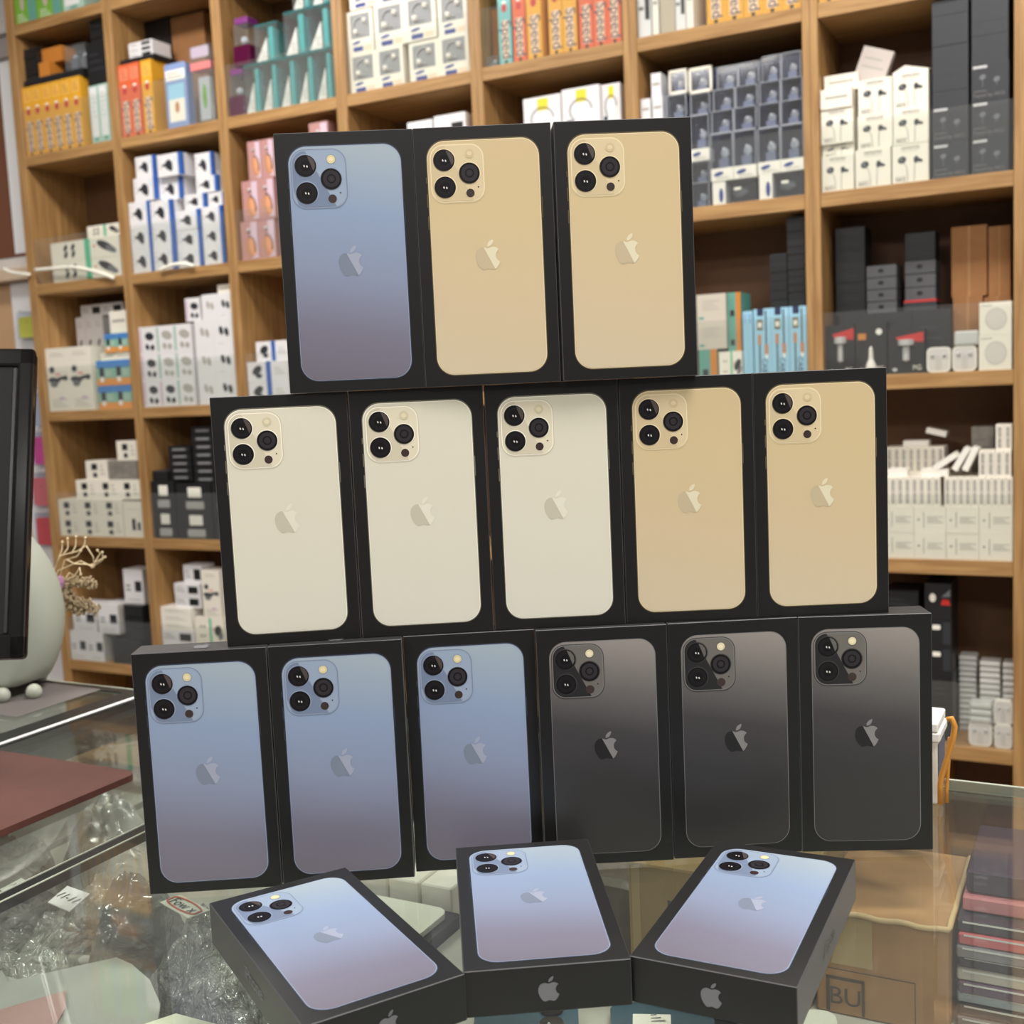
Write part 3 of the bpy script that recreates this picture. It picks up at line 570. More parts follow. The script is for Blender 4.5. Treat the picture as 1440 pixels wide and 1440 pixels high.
def k_cam(mb, w, h, d):
    mb.box(0, w, 0, d, 0, h, CREAM); mb.bbox(w*.28, w*.54, -.0015, 0, h*.52, h*.84, INK, .0005); mb.bbox(w*.34, w*.52, -.0015, 0, h*.14, h*.36, INK, .0005); lines(mb, w*.66, w*.9, h*.2, h*.8, 3, LINK)
def k_tallcam(mb, w, h, d):
    mb.box(0, w, 0, d, 0, h, CREAM); mb.rect(w*.42, w*.62, h*.2, h*.52, INK); mb.rect(w*.72, w*.88, h*.2, h*.42, INK); lines(mb, w*.2, w*.85, h*.75, h*.8, 1)
def k_bwin(mb, w, h, d):
    mb.box(0, w, 0, d, 0, h, BLACK); mb.bbox(w*.34, w*.72, -.002, 0, h*.5, h*.86, WHITE, .001); mb.bbox(w*.28, w*.78, -.003, 0, h*.08, h*.36, mat('light_moulding', (176, 176, 172), .3), .003)
def k_switch(mb, w, h, d):
    mb.box(0, w, 0, d, 0, h, WHITE2); mb.bbox(w*.58, w*.92, -.001, 0, h*.36, h*.66, INK, .0005); mb.rect(w*.1, w*.34, h*.5, h*.55, MINK); mb.rect(w*.1, w*.34, h*.38, h*.43, MINK); lines(mb, w*.2, w*.8, h*.08, h*.16, 1); mb.box(w, w+.0005, 0, d, 0, h, mat('grey_white_side', (186, 182, 176), .4))
SMOKE = clear('smoked_plastic', (110, 110, 112), .35, .1, 1.5, (60, 60, 62))
def k_smoke(mb, w, h, d):
    mb.box(0, w, 0, d, 0, h*.97, SMOKE); mb.box(w*.1, w*.45, d*.15, d*.85, .001, h*.8, DGREY); mb.box(w*.55, w*.9, d*.15, d*.85, .001, h*.7, BLACK); mb.box(0, w, .0, .002, h*.9, h*.97, GREY)
def k_pin(mb, w, h, d):
    mb.box(0, w, 0, d, 0, h, BLACK); mb.ell(w*.3, h*.6, w*.12, h*.12, WHITE); mb.poly([(w*.6, h*.4), (w*.98, h*.4), (w*.9, h*.56), (w*.66, h*.56)], RED); mb.poly([(w*.62, h*.62), (w*.96, h*.85), (w*.96, h*.64)], GREY)
def k_dot(mb, w, h, d):
    mb.box(0, w, 0, d, 0, h, BLACK); mb.poly(rrect(w*.34, w*.62, h*.62, h*.8, h*.05, 4), WHITE); mb.rect(w*.7, w*.95, h*.1, h*.9, DGREY)
KINDS = {   # kind: (builder, object name, short description, category)
 'greenbox': (k_green, 'gadget_box', 'bright green box', 'box'), 'palebox': (k_pale, 'cable_box', 'slim pale green-and-white box', 'box'),
 'speed_y': (k_speed(YEL, mat('amber_strip', (240, 186, 84), .5)), 'cable_box', 'yellow Speed cable box', 'cable box'), 'speed_r': (k_speed(ROR, mat('salmon_strip', (236, 140, 104), .5)), 'cable_box', 'coral Speed cable box', 'cable box'), 'speed_t': (k_speed(TEAL, mat('mint_strip', (170, 214, 210), .5)), 'cable_box', 'teal Speed cable box', 'cable box'),
 'flatblack': (k_slab, 'slim_case_box', 'thin black box', 'box'), 'orangebox': (k_plain(ORG), 'gadget_box', 'small orange box', 'box'), 'clearbox': (k_clearbox, 'plastic_pack', 'small clear plastic pack', 'packaging'),
 'darkbox': (k_plain(BLACK, DGREY, 3), 'gadget_box', 'black box', 'box'), 'brownbox': (k_plain(CARTD), 'carton', 'dim brown carton', 'carton'), 'cardpouch': (k_card, 'phone_pouch', 'pale blue pouch with beach picture', 'pouch'),
 'clearpink': (k_clearpink, 'phone_pouch', 'clear pouch with pink clip', 'pouch'), 'whiteblack': (k_whiteblack, 'gadget_box', 'white box with black print', 'box'), 'clearmag': (k_mag, 'earphone_pack', 'magenta-and-clear pack', 'packaging'),
 'tealpack': (k_teal, 'earphone_pack', 'teal clear plastic pack', 'packaging'), 'winbox': (k_win, 'earphone_box', 'white window earphone box', 'earphone box'), 'blackwhite': (k_whiteblack, 'cable_box', 'tall white-and-black box', 'box'),
 'whitebox': (k_plain(WHITE, LINK, 3), 'gadget_box', 'plain white box', 'box'), 'beigebox': (k_plain(BEIGE), 'carton', 'tall beige box', 'box'), 'whitegreen': (k_wg, 'headset_box', 'white box with green band', 'box'),
 'plugbox': (k_plug, 'adapter_box', 'blue-edged white plug box', 'adapter box'), 'purplebox': (k_plain(PURP), 'gadget_box', 'small purple box', 'box'), 'pinkpack': (k_pink, 'earphone_pack', 'rose pack with looped headset', 'packaging'),
 'yellowtag': (k_ytag, 'cable_box', 'white box with yellow sticker', 'box'), 'smallwhite': (k_plain(WHITE2, LINK, 1), 'gadget_box', 'narrow white box', 'box'), 'blister': (k_blister, 'blister_pack', 'navy blister pack', 'blister pack'),
 'blistertall': (lambda mb, w, h, d: k_blister(mb, w, h, d, True), 'blister_pack', 'tall navy blister with white label', 'blister pack'), 'blisterframe': (lambda mb, w, h, d: k_blister(mb, w, h, d, False, True), 'blister_pack', 'white-framed blister pack', 'blister pack'),
 'blisterwide': (k_blisterwide, 'blister_pack', 'sideways navy-and-white blister', 'blister pack'), 'earbox': (k_ear, 'earphone_box', 'cream box picturing black earphones', 'earphone box'), 'plainwhite': (k_plain(CREAM, LINK, 1), 'gadget_box', 'low cream box', 'box'),
 'darkear': (k_darkear, 'earphone_box', 'dark grey earphone box', 'earphone box'), 'darkslab': (k_plain(DGREY), 'earphone_box', 'flat dark grey box', 'box'), 'tripodbox': (k_tripod, 'phone_holder_box', 'tall white box picturing black holder', 'box'),
 'bluebottle': (k_bottle, 'gadget_box', 'blue, green and orange box', 'box'), 'cablebox': (k_cable, 'cable_box', 'white box with black plug', 'box'), 'budbox': (k_bud, 'earbud_box', 'white box picturing earbud case', 'earbud box'), 'budpair': (k_pair, 'earbud_box', 'white box picturing two earbuds', 'earbud box'),
 'stripebox': (k_stripe, 'adapter_box', 'white box with blue stripe', 'box'), 'sidebox': (k_side, 'gadget_box', 'green-and-orange box end', 'box'), 'beigeflat': (k_beige, 'gadget_box', 'warm grey printed box', 'box'),
 'cablepack': (k_cpack, 'cable_box', 'light blue CABLE pack', 'cable box'), 'bluespine': (k_bspine, 'cable_box', 'narrow light blue pack', 'cable box'), 'charger': (k_charger, 'car_charger_pack', 'black car-charger pack, red flash', 'charger pack'), 'chargerw': (lambda mb, w, h, d: k_charger(mb, w, h, d, True), 'car_charger_pack', 'black pack, white upright charger', 'charger pack'),
 'earpod': (k_pod, 'earphone_case', 'square white earphone case', 'earphone case'), 'flatpod': (k_flatpod, 'earphone_case', 'earphone case lying flat', 'earphone case'), 'coilbox': (k_coil, 'cable_box', 'cream box with coil circle', 'cable box'),
 'drawerbox': (k_drawer, 'gadget_box', 'grey box like small drawer', 'box'), 'redtop': (k_redtop, 'gadget_box', 'dark box with red top', 'box'), 'carton': (k_carton, 'carton', 'brown cardboard carton', 'carton'),
 'adapter': (k_adapter, 'adapter_box', 'cream adapter box', 'adapter box'), 'spinebox': (k_spine, 'cable_box', 'upright slim cream box', 'box'), 'flatwhite': (k_plain(WHITE), 'cable_box', 'slim white box lying flat', 'box'), 'greybox': (k_plain(STONE, MINK, 3), 'gadget_box', 'speckled grey box', 'box'),
 'cambox': (k_cam, 'earbud_box', 'cream box with two black squares', 'box'), 'tallcam': (k_tallcam, 'gadget_box', 'tall cream box', 'box'), 'blackwin': (k_bwin, 'watch_box', 'black box with white watch', 'box'), 'ovalslab': (k_ovalslab, 'watch_box', 'thin black box, silver oval', 'box'),
 'switchbox': (k_switch, 'gadget_box', 'white box with black window', 'box'), 'smokebox': (k_smoke, 'plastic_pack', 'smoked plastic box', 'packaging'), 'blackdot': (k_dot, 'gadget_box', 'black box with white oval', 'box'), 'pinmic': (k_pin, 'gadget_box', 'black box with red print', 'box'),
}
ORDN = ['first', 'second', 'third', 'fourth', 'fifth', 'sixth', 'seventh', 'eighth', 'ninth', 'tenth', 'eleventh', 'twelfth', 'thirteenth', 'fourteenth', 'fifteenth', 'sixteenth', 'seventeenth', 'eighteenth', 'nineteenth', 'twentieth']
ITEMS = [
('greenbox',0,0,0.002,0,0.1011,0.2159,1,1,0.01,0.12,0),
('greenbox',0,0,0.106,0,0.1149,0.1946,1,1,0.01,0.12,0),
('palebox',0,0,0.224,0,0.0927,0.1488,1,1,0.01,0.12,0),
('speed_y',0,1,0.002,0,0.0446,0.2214,6,1,0.01,0.12,0),
('palebox',0,1,0.305,0,0.0425,0.1795,2,1,0.01,0.12,0),
('flatblack',0,1,0.003,0.2214,0.278,0.0257,1,1,0.02,0.1,0),
('flatblack',0,1,0.002,0.2471,0.0614,0.0172,1,6,0.03,0.08,0),
('orangebox',0,1,0.067,0.2471,0.0503,0.0488,1,1,0.03,0.06,0),
('orangebox',0,1,0.064,0.2958,0.0953,0.0478,1,1,0.05,0.06,0),
('clearbox',0,1,0.191,0.2471,0.0469,0.0794,2,1,0.03,0.05,0),
('darkbox',0,1,0.297,0.1795,0.0883,0.1354,1,1,0.02,0.1,0),
('flatblack',0,1,0.312,0.3148,0.0567,0.014,1,5,0.03,0.08,0),
('speed_r',1,1,0.002,0,0.0446,0.2214,2,1,0.01,0.12,0),
('speed_y',1,1,0.097,0,0.0448,0.2205,1,1,0.01,0.12,0),
('cardpouch',1,1,0.193,0,0.087,0.192,1,1,0.01,0.03,0),
('clearpink',1,1,0.294,0,0.0875,0.2293,1,1,0.01,0.04,0),
('darkbox',1,1,0.002,0,0.1077,0.1924,1,2,0.14,0.09,0),
('brownbox',1,1,0.114,0,0.1372,0.3775,1,1,0.14,0.09,0),
('flatblack',1,1,0.002,0.2214,0.147,0.0182,1,1,0.02,0.1,0),
('whiteblack',1,1,0.035,0.2397,0.0994,0.0157,1,3,0.03,0.08,0),
('clearmag',2,1,0.002,0,0.0578,0.1405,1,1,0.01,0.06,0),
('tealpack',2,1,0.065,0,0.065,0.1411,5,1,0.01,0.1,0),
('clearmag',2,1,0.032,0.1411,0.062,0.1391,1,1,0.01,0.06,0),
('tealpack',2,1,0.114,0.1411,0.084,0.1041,1,1,0.01,0.06,0),
('tealpack',2,1,0.222,0.1411,0.0868,0.1203,2,1,0.01,0.08,0),
('tealpack',2,1,0.26,0.2613,0.0679,0.1059,2,1,0.01,0.06,0),
('winbox',3,1,0.002,0,0.0899,0.1099,2,1,0.02,0.08,0),
('winbox',3,1,0.2,0,0.094,0.1059,2,1,0.02,0.08,0),
('winbox',3,1,0.002,0.1099,0.0862,0.1135,1,1,0.02,0.08,0),
('winbox',3,1,0.093,0.1099,0.099,0.1166,2,1,0.02,0.08,0),
('winbox',3,1,0.297,0.1059,0.0902,0.1063,1,1,0.02,0.08,0),
('winbox',3,1,0.015,0.2266,0.0918,0.0983,2,1,0.02,0.06,0),
('orangebox',4,1,0.003,0,0.0194,0.1616,1,1,0.06,0.05,0),
('clearbox',4,1,0.008,0,0.034,0.0291,1,1,0.01,0.04,0),
('speed_t',4,1,0.048,0,0.0378,0.2219,1,1,0.01,0.12,0),
('speed_r',4,1,0.09,0,0.0373,0.2206,1,1,0.01,0.12,0),
('speed_y',4,1,0.13,0,0.0429,0.2198,1,1,0.01,0.12,0),
('speed_y',4,1,0.193,0,0.0389,0.2176,2,1,0.01,0.12,0),
('speed_r',4,1,0.278,0,0.0379,0.214,3,1,0.01,0.12,0),
('blackwhite',5,1,0.002,0,0.0335,0.2091,1,1,0.01,0.12,0),
('whitebox',5,1,0.039,0,0.0165,0.201,1,1,0.01,0.12,0),
('beigebox',5,1,0.059,0,0.0382,0.1968,1,1,0.01,0.12,0),
('blackwhite',5,1,0.099,0,0.0252,0.1885,1,1,0.01,0.12,0),
('whitebox',5,1,0.126,0,0.0179,0.1829,1,1,0.01,0.12,0),
('speed_y',5,1,0.176,0,0.0451,0.2048,5,1,0.01,0.12,0),
('speed_y',6,1,0.002,0,0.0446,0.1945,1,1,0.01,0.12,0),
('whitegreen',0,2,0.073,0,0.3133,0.065,1,2,0.01,0.1,0),
('whitegreen',0,2,0.238,0.13,0.1471,0.0398,1,1,0.02,0.08,0),
('plugbox',1,2,0.002,0,0.0891,0.0738,1,3,0.01,0.09,0),
('plugbox',1,2,0.094,0,0.0898,0.0717,1,3,0.01,0.09,0),
('plugbox',1,2,0.187,0,0.0994,0.0585,1,3,0.02,0.09,0),
('plugbox',1,2,0.292,0,0.0827,0.059,1,3,0.02,0.09,0),
('plugbox',1,2,0.028,0.2215,0.097,0.0719,1,1,0.012,0.09,0),
('plugbox',1,2,0.126,0.2152,0.085,0.0696,1,1,0.03,0.09,0),
('plugbox',1,2,0.04,0.2934,0.0817,0.0648,1,1,0.016,0.09,0),
('plugbox',1,2,0.134,0.2848,0.1002,0.0671,1,1,0.012,0.09,0),
('plugbox',1,2,0.222,0.177,0.0868,0.045,1,1,0.025,0.09,0),
('plugbox',1,2,0.318,0.177,0.0651,0.0403,1,1,0.025,0.09,0),
('plugbox',1,2,0.271,0.222,0.0857,0.0485,1,1,0.03,0.09,0),
('plugbox',1,2,0.271,0.2705,0.0715,0.0705,1,1,0.03,0.09,0),
('pinkpack',2,2,0.007,0,0.0652,0.1156,2,1,0.015,0.06,0),
('pinkpack',2,2,0.023,0.1156,0.0608,0.1174,2,1,0.015,0.06,0),
('pinkpack',2,2,0.055,0.233,0.0483,0.1118,2,1,0.015,0.06,0),
('pinkpack',2,2,0.285,0,0.0661,0.1218,1,3,0.015,0.06,0),
('whiteblack',3,2,0.182,0,0.0808,0.107,1,3,0.02,0.12,0),
('whiteblack',3,2,0.274,0,0.0984,0.1076,1,3,0.01,0.12,0),
('yellowtag',4,2,0.101,0,0.1078,0.1106,1,3,0.03,0.12,0),
('yellowtag',4,2,0.217,0,0.1038,0.1117,1,3,0.02,0.12,0),
('yellowtag',4,2,0.322,0,0.0518,0.1111,1,3,0.03,0.12,0),
('smallwhite',5,2,0.002,0,0.0245,0.0554,1,5,0.01,0.08,0),
('smallwhite',5,2,0.032,0,0.0261,0.0555,1,5,0.01,0.08,0),
('smallwhite',5,2,0.027,0.2776,0.026,0.0589,1,1,0.02,0.06,0),
('blister',5,2,0.067,0,0.0532,0.0551,1,5,0.01,0.08,0),
('blister',5,2,0.123,0,0.0487,0.0598,1,1,0.01,0.08,0),
('blister',5,2,0.125,0.0598,0.0486,0.0506,1,1,0.01,0.08,0),
('blistertall',5,2,0.126,0.1105,0.0485,0.1109,1,1,0.01,0.08,0),
('blister',5,2,0.129,0.2214,0.05,0.048,1,1,0.01,0.08,0),
('blisterframe',5,2,0.076,0.2756,0.0472,0.0574,1,1,0.01,0.06,0),
('blisterframe',5,2,0.127,0.2694,0.0588,0.0603,1,1,0.01,0.06,0),
('blisterwide',5,2,0.179,0,0.1069,0.0565,1,1,0.01,0.07,0),
('blisterwide',5,2,0.294,0,0.1062,0.0591,1,1,0.01,0.07,0),
('blistertall',5,2,0.177,0.0565,0.056,0.1142,2,1,0.01,0.07,0),
('blistertall',5,2,0.292,0.0591,0.0547,0.1087,2,1,0.01,0.07,0),
('blister',5,2,0.18,0.1707,0.0557,0.0512,2,1,0.01,0.07,0),
('blister',5,2,0.295,0.1678,0.0534,0.0535,2,1,0.01,0.07,0),
('blister',5,2,0.186,0.2219,0.0546,0.0487,2,1,0.01,0.07,0),
('blister',5,2,0.299,0.2212,0.051,0.0497,2,1,0.01,0.07,0),
('blister',5,2,0.197,0.2706,0.0518,0.0511,2,1,0.01,0.06,0),
('blister',5,2,0.305,0.2709,0.0467,0.0572,2,1,0.01,0.06,0),
('earbox',6,2,0.002,0,0.0727,0.0815,1,1,0.01,0.09,0),
('earbox',6,2,0.002,0.0815,0.0718,0.0262,1,1,0.02,0.09,0),
('earbox',6,2,0.002,0.1077,0.0725,0.0779,1,1,0.01,0.09,0),
('plainwhite',6,2,0.002,0.1856,0.0714,0.0436,1,1,0.005,0.07,0),
('plainwhite',6,2,0.004,0.2292,0.0773,0.0378,1,1,0.04,0.07,0),
('earbox',6,2,0.078,0,0.0784,0.0855,1,1,0.01,0.09,0),
('earbox',6,2,0.084,0.0855,0.0765,0.0748,1,1,0.01,0.09,0),
('earbox',6,2,0.086,0.1603,0.0746,0.0779,1,1,0.01,0.09,0),
('earbox',6,2,0.159,0,0.0777,0.0856,1,1,0.01,0.09,0),
('earbox',6,2,0.162,0.0856,0.0759,0.0773,1,1,0.01,0.09,0),
('earbox',6,2,0.162,0.1629,0.0756,0.0786,1,1,0.01,0.09,0),
('darkear',6,2,0.245,0,0.0754,0.0784,1,2,0.01,0.09,0),
('darkslab',6,2,0.245,0.1567,0.075,0.0321,1,7,0.014,0.09,0),
('darkear',6,2,0.326,0,0.0746,0.0781,1,3,0.01,0.09,0),
('darkslab',6,2,0.326,0.2344,0.074,0.029,1,5,0.014,0.09,0),
('tripodbox',0,3,0.002,0,0.1079,0.2118,2,1,0.01,0.1,0),
('bluebottle',0,3,0.237,0,0.0756,0.077,2,1,0.01,0.07,0),
('bluebottle',0,3,0.237,0.077,0.0771,0.0819,2,1,0.01,0.07,0),
('plainwhite',0,3,0.257,0.1589,0.0657,0.0246,2,1,0.015,0.06,0),
('bluebottle',0,3,0.285,0.1835,0.0527,0.0609,2,1,0.01,0.07,0),
('plainwhite',0,3,0.304,0.2444,0.0797,0.0728,1,1,0.02,0.06,0),
('cablebox',0,3,0.027,0,0.0435,0.1594,3,2,0.13,0.09,0),
('whiteblack',0,3,0.056,0.3189,0.101,0.0393,2,1,0.13,0.08,0),
('budbox',1,3,0.002,0,0.0739,0.0852,3,3,0.01,0.09,0),
('budpair',1,3,0.239,0,0.0764,0.0874,2,3,0.01,0.09,0),
('budbox',1,3,0.197,0.2621,0.0617,0.0715,1,1,0.02,0.07,0),
('budpair',1,3,0.276,0.2621,0.0614,0.076,2,1,0.01,0.07,0),
('plainwhite',1,3,0.325,0.3381,0.0569,0.0275,1,1,0.03,0.06,0),
('stripebox',2,3,0.002,0,0.1573,0.0613,1,2,0.01,0.08,0),
('stripebox',2,3,0.033,0.1225,0.1278,0.0602,1,1,0.02,0.07,0),
('sidebox',5,3,0.133,0,0.0474,0.0814,1,1,0.01,0.1,0),
('whitegreen',5,3,0.184,0,0.059,0.0734,1,1,0.01,0.1,0),
('beigeflat',5,3,0.131,0.0814,0.0743,0.067,1,2,0.01,0.1,0),
('sidebox',5,3,0.206,0.0734,0.0335,0.0711,1,2,0.02,0.09,0),
('cablepack',5,3,0.273,0,0.0429,0.1707,3,1,0.01,0.09,0),
('bluespine',5,3,0.246,0,0.0123,0.1675,2,1,0.01,0.09,0),
('flatblack',5,3,0.307,0.1707,0.0415,0.0215,1,6,0.04,0.08,0),
('flatblack',5,3,0.35,0.1707,0.0426,0.0178,1,12,0.04,0.08,0),
('charger',6,3,0.002,0,0.0649,0.1214,1,1,0.03,0.035,0),
('chargerw',6,3,0.069,0,0.0709,0.1218,1,1,0.03,0.035,0),
('charger',6,3,0.143,0,0.08,0.1023,1,1,0.03,0.035,0),
('earpod',6,3,0.229,0,0.0517,0.0566,1,1,0.015,0.02,0),
('earpod',6,3,0.284,0,0.0522,0.0567,1,1,0.015,0.02,0),
('flatpod',6,3,0.288,0.0567,0.0519,0.036,1,1,0.01,0.05,0),
('coilbox',6,3,0.34,0,0.0675,0.0769,1,1,0.01,0.06,0),
('coilbox',6,3,0.341,0.0769,0.0667,0.0716,1,1,0.01,0.06,0),
('darkbox',6,3,0.023,0,0.0839,0.1445,3,1,0.07,0.13,0),
('darkbox',6,3,0.016,0.1445,0.0679,0.0256,1,8,0.08,0.09,0),
('drawerbox',6,3,0.088,0.1445,0.0678,0.0279,1,4,0.075,0.09,0),
('redtop',6,3,0.169,0.1445,0.0725,0.0251,1,1,0.09,0.08,0),
('drawerbox',6,3,0.171,0.1696,0.0679,0.0308,1,3,0.1,0.08,0),
('darkbox',6,3,0.172,0.2619,0.0661,0.031,1,2,0.1,0.08,0),
('carton',6,3,0.276,0,0.0644,0.1702,1,1,0.1,0.12,0),
('carton',6,3,0.343,0,0.0555,0.1651,1,1,0.1,0.12,0),
('carton',6,3,0.272,0.1702,0.0763,0.1589,1,1,0.11,0.12,0),
('carton',6,3,0.351,0.1651,0.0463,0.1574,1,1,0.11,0.12,0),
('adapter',6,4,0.129,0,0.0703,0.0608,4,2,0.01,0.2,0),
('spinebox',6,4,0.13,0.1215,0.0159,0.0683,8,1,0.012,0.19,0),
('spinebox',6,4,0.266,0.1215,0.0144,0.0676,10,1,0.012,0.19,0),
('spinebox',6,4,0.339,0.1891,0.0169,0.0587,4,1,0.015,0.07,0),
('spinebox',6,4,0.374,0.2479,0.0168,0.0579,2,1,0.02,0.07,0),
('flatwhite',6,4,0.14,0.1898,0.0445,0.0176,1,1,0.02,0.05,0),
('flatwhite',6,4,0.215,0.1898,0.0587,0.017,1,1,0.02,0.05,0),
('spinebox',6,4,0.122,0.1898,0.0166,0.0634,8,1,0.11,0.07,0),
('flatwhite',6,4,0.16,0.2532,0.0582,0.0141,1,1,0.12,0.05,0),
('greybox',6,4,0.313,0.1891,0.0493,0.1084,1,1,0.12,0.07,0),
('cambox',0,4,0.002,0,0.1002,0.0632,3,2,0.01,0.08,0),
('tallcam',0,4,0.307,0,0.0835,0.1206,1,1,0.01,0.08,0),
('cambox',0,4,0.09,0.1263,0.0988,0.0656,3,1,0.015,0.08,0),
('cambox',0,4,0.139,0.192,0.0999,0.0646,1,1,0.02,0.08,0),
('greybox',0,4,0.243,0.192,0.1327,0.0634,1,1,0.02,0.08,0),
('cambox',0,4,0.284,0.2554,0.0933,0.0655,1,1,0.025,0.07,0),
('blackwin',1,4,0.002,0,0.1014,0.0933,1,2,0.01,0.08,0),
('blackwin',1,4,0.11,0,0.1471,0.0897,1,2,0.01,0.08,0),
('blackwin',1,4,0.263,0,0.0786,0.0895,1,2,0.01,0.08,0),
('flatblack',1,4,0.002,0.1866,0.0669,0.034,1,1,0.02,0.07,0),
('ovalslab',1,4,0.071,0.1866,0.0945,0.0227,1,5,0.03,0.07,0),
('ovalslab',1,4,0.175,0.1794,0.0921,0.0258,1,7,0.03,0.07,0),
('switchbox',0,5,0.002,0,0.0814,0.1013,2,1,0.01,0.1,0),
('smokebox',0,5,0.205,0,0.0658,0.0872,2,1,0.01,0.08,0),
('smokebox',0,5,0.261,0.0872,0.0849,0.0388,1,3,0.02,0.1,0),
('switchbox',0,5,0.026,0.1013,0.1134,0.0954,1,1,0.01,0.1,0),
('switchbox',0,5,0.147,0.1013,0.097,0.1011,1,1,0.01,0.1,0),
('switchbox',0,5,0.25,0.2035,0.0884,0.1181,1,1,0.04,0.07,0),
('whiteblack',1,5,0.002,0,0.1379,0.0437,1,3,0.01,0.1,0),
('whitegreen',1,5,0.147,0,0.1232,0.0893,1,2,0.01,0.1,0),
('whitebox',1,5,0.002,0.1312,0.1318,0.025,1,3,0.01,0.08,0),
('whiteblack',1,5,0.061,0.2061,0.1105,0.0398,1,2,0.02,0.07,0),
('whiteblack',1,5,0.097,0.2858,0.0794,0.0608,1,1,0.03,0.06,0),
('tripodbox',1,5,0.19,0.1786,0.0746,0.1556,1,1,0.01,0.07,0),
('darkbox',6,5,0.211,0,0.0698,0.0807,1,2,0.03,0.15,0),
('blackdot',6,5,0.213,0.1614,0.0662,0.064,1,2,0.03,0.12,0),
('darkbox',6,5,0.129,0,0.0766,0.0707,1,5,0.03,0.12,0),
('pinmic',6,5,0.219,0.2895,0.0595,0.0847,1,1,0.03,0.12,0),
('earpod',6,5,0.316,0,0.0504,0.0553,1,1,0.015,0.02,0),
('earpod',6,5,0.371,0,0.0389,0.0556,1,1,0.015,0.02,0),
('earpod',6,5,0.37,0.0556,0.0404,0.055,1,1,0.015,0.02,0),
('flatpod',6,5,0.318,0.0553,0.0487,0.0163,1,3,0.01,0.04,0),
('flatpod',6,5,0.283,0,0.0415,0.0133,1,14,0.12,0.05,0),
('flatpod',6,5,0.332,0,0.0466,0.0141,1,13,0.09,0.05,0),
('flatpod',6,5,0.382,0,0.0283,0.0153,1,12,0.09,0.05,0),
]

cells = {}
for (kind, c, r, u, z, w_, h_, nx, nz, dep, bd, tilt) in ITEMS:
    for i in range(nx):
        for j in range(nz):
            k = kind
            if kind == 'budbox' and ((i == 1 and j > 0) or i == 2): k = 'budgrey'
            if kind == 'budpair' and i == 0: k = 'pairgrey'
            cells.setdefault((c, r), []).append([k, u+i*w_, z+j*h_, w_, h_, dep, bd])
KINDS['budgrey'] = (k_budgrey, 'earbud_box', 'white box picturing grey earbud case', 'earbud box'); KINDS['pairgrey'] = (k_pairgrey, 'earbud_box', 'white box picturing pale earbuds', 'earbud box')
MC = {}
for (c, r), items in sorted(cells.items()):
    byd = {}
    for it in items: byd.setdefault(KINDS[it[0]][2], []).append(it)
    place = '%s-column %s-row cubby' % (ORDN[c], ORDN[r])
    for desc, L in byd.items():
        piles = []
        for it in sorted(L, key=lambda q: q[1]+q[3]/2):
            for p in piles:
                if abs(p[0][1]+p[0][3]/2-it[1]-it[3]/2) < .5*min(it[3], p[0][3]): p.append(it); break
            else: piles.append([it])
        for pi, p in enumerate(piles):
            p.sort(key=lambda q: q[2])
            for li, it in enumerate(p):
                k, u, z, w_, h_, dep, bd = it
                fn, name, dsc, cat = KINDS[k]
                key = (k, round(w_, 3), round(h_, 3), round(bd, 2))
                if key not in MC:
                    mb = MB(); fn(mb, w_-.0008, h_-.0002, bd); MC[key] = mb.mesh(name)
                o = bpy.data.objects.new(name, MC[key]); C.objects.link(o)
                jx = ((pi*7+li*13+c*5) % 5-2)*.0006; jr = ((pi*5+li*11+r*3) % 7-3)*.006
                o.location = O + EX*(XS[c]+TV+u+.0004) + EN*(dep+abs(jx)) + Vector((0, 0, RZ[r]+z+.0001)); o.rotation_euler = (0, 0, TH+(jr if h_ < .1 and w_ > .03 else 0)*.12)
                lab = desc
                if len(piles) > 1: lab += ', %s from left' % ORDN[pi]
                if len(p) > 1: lab += ', lowest' if li == 0 else ', %s up' % ORDN[li]
                lab += ', ' + place
                tag(o, lab, cat, '%ses in the %s' % (desc, place) if desc.endswith('x') else '%ss in the %s' % (desc, place))
# ------------------------------------------------------------------ odd boxes lying tilted on the piles
def shp(x, z, dep): return O + EX*x + EN*dep + Vector((0, 0, z))
def tilted(name, kind, x, z, dep, w_, h_, d_, ang, label, cat, dz=0):
    mb = MB(); mb.T = Matrix.Translation((-w_/2, 0, -h_/2)); KINDS[kind][0](mb, w_, h_, d_); o = mb.obj(name)
    o.matrix_world = Matrix.Translation(shp(x, z, dep)) @ Matrix.Rotation(TH, 4, 'Z') @ Matrix.Rotation(-math.radians(ang), 4, 'Y')
    tag(o, label, cat); return o
tilted('gadget_box', 'greybox2', 2.760, 1.043, .055, .072, .082, .03, -21, 'tilted grey-white box leaning on top of the cream earphone boxes, upper right', 'box') if 0 else None
KINDS['palegrey'] = (k_plain(mat('dim_white_card', (196, 186, 180), .5), LINK, 2),)
tilted('gadget_box', 'palegrey', 2.762, 1.046, .062, .070, .074, .025, -21, 'tilted pale grey box leaning on top of the cream earphone boxes', 'box')
for x, z, a, lb in ((2.917, .1365, 56, 'leaning most'), (2.951, .1415, 30, 'in the middle'), (2.971, .1415, 25, 'leaning against the upright row')):
    tilted('cable_box', 'flatwhite', x, z, .02, .0135, .056, .07, -a, 'white slim box toppled sideways on the upright cream boxes, ' + lb, 'box')
tilted('cable_box', 'flatwhite', 2.886, .199, .12, .046, .013, .05, -14, 'dim white slim box tilted over two flat ones at the back', 'box')
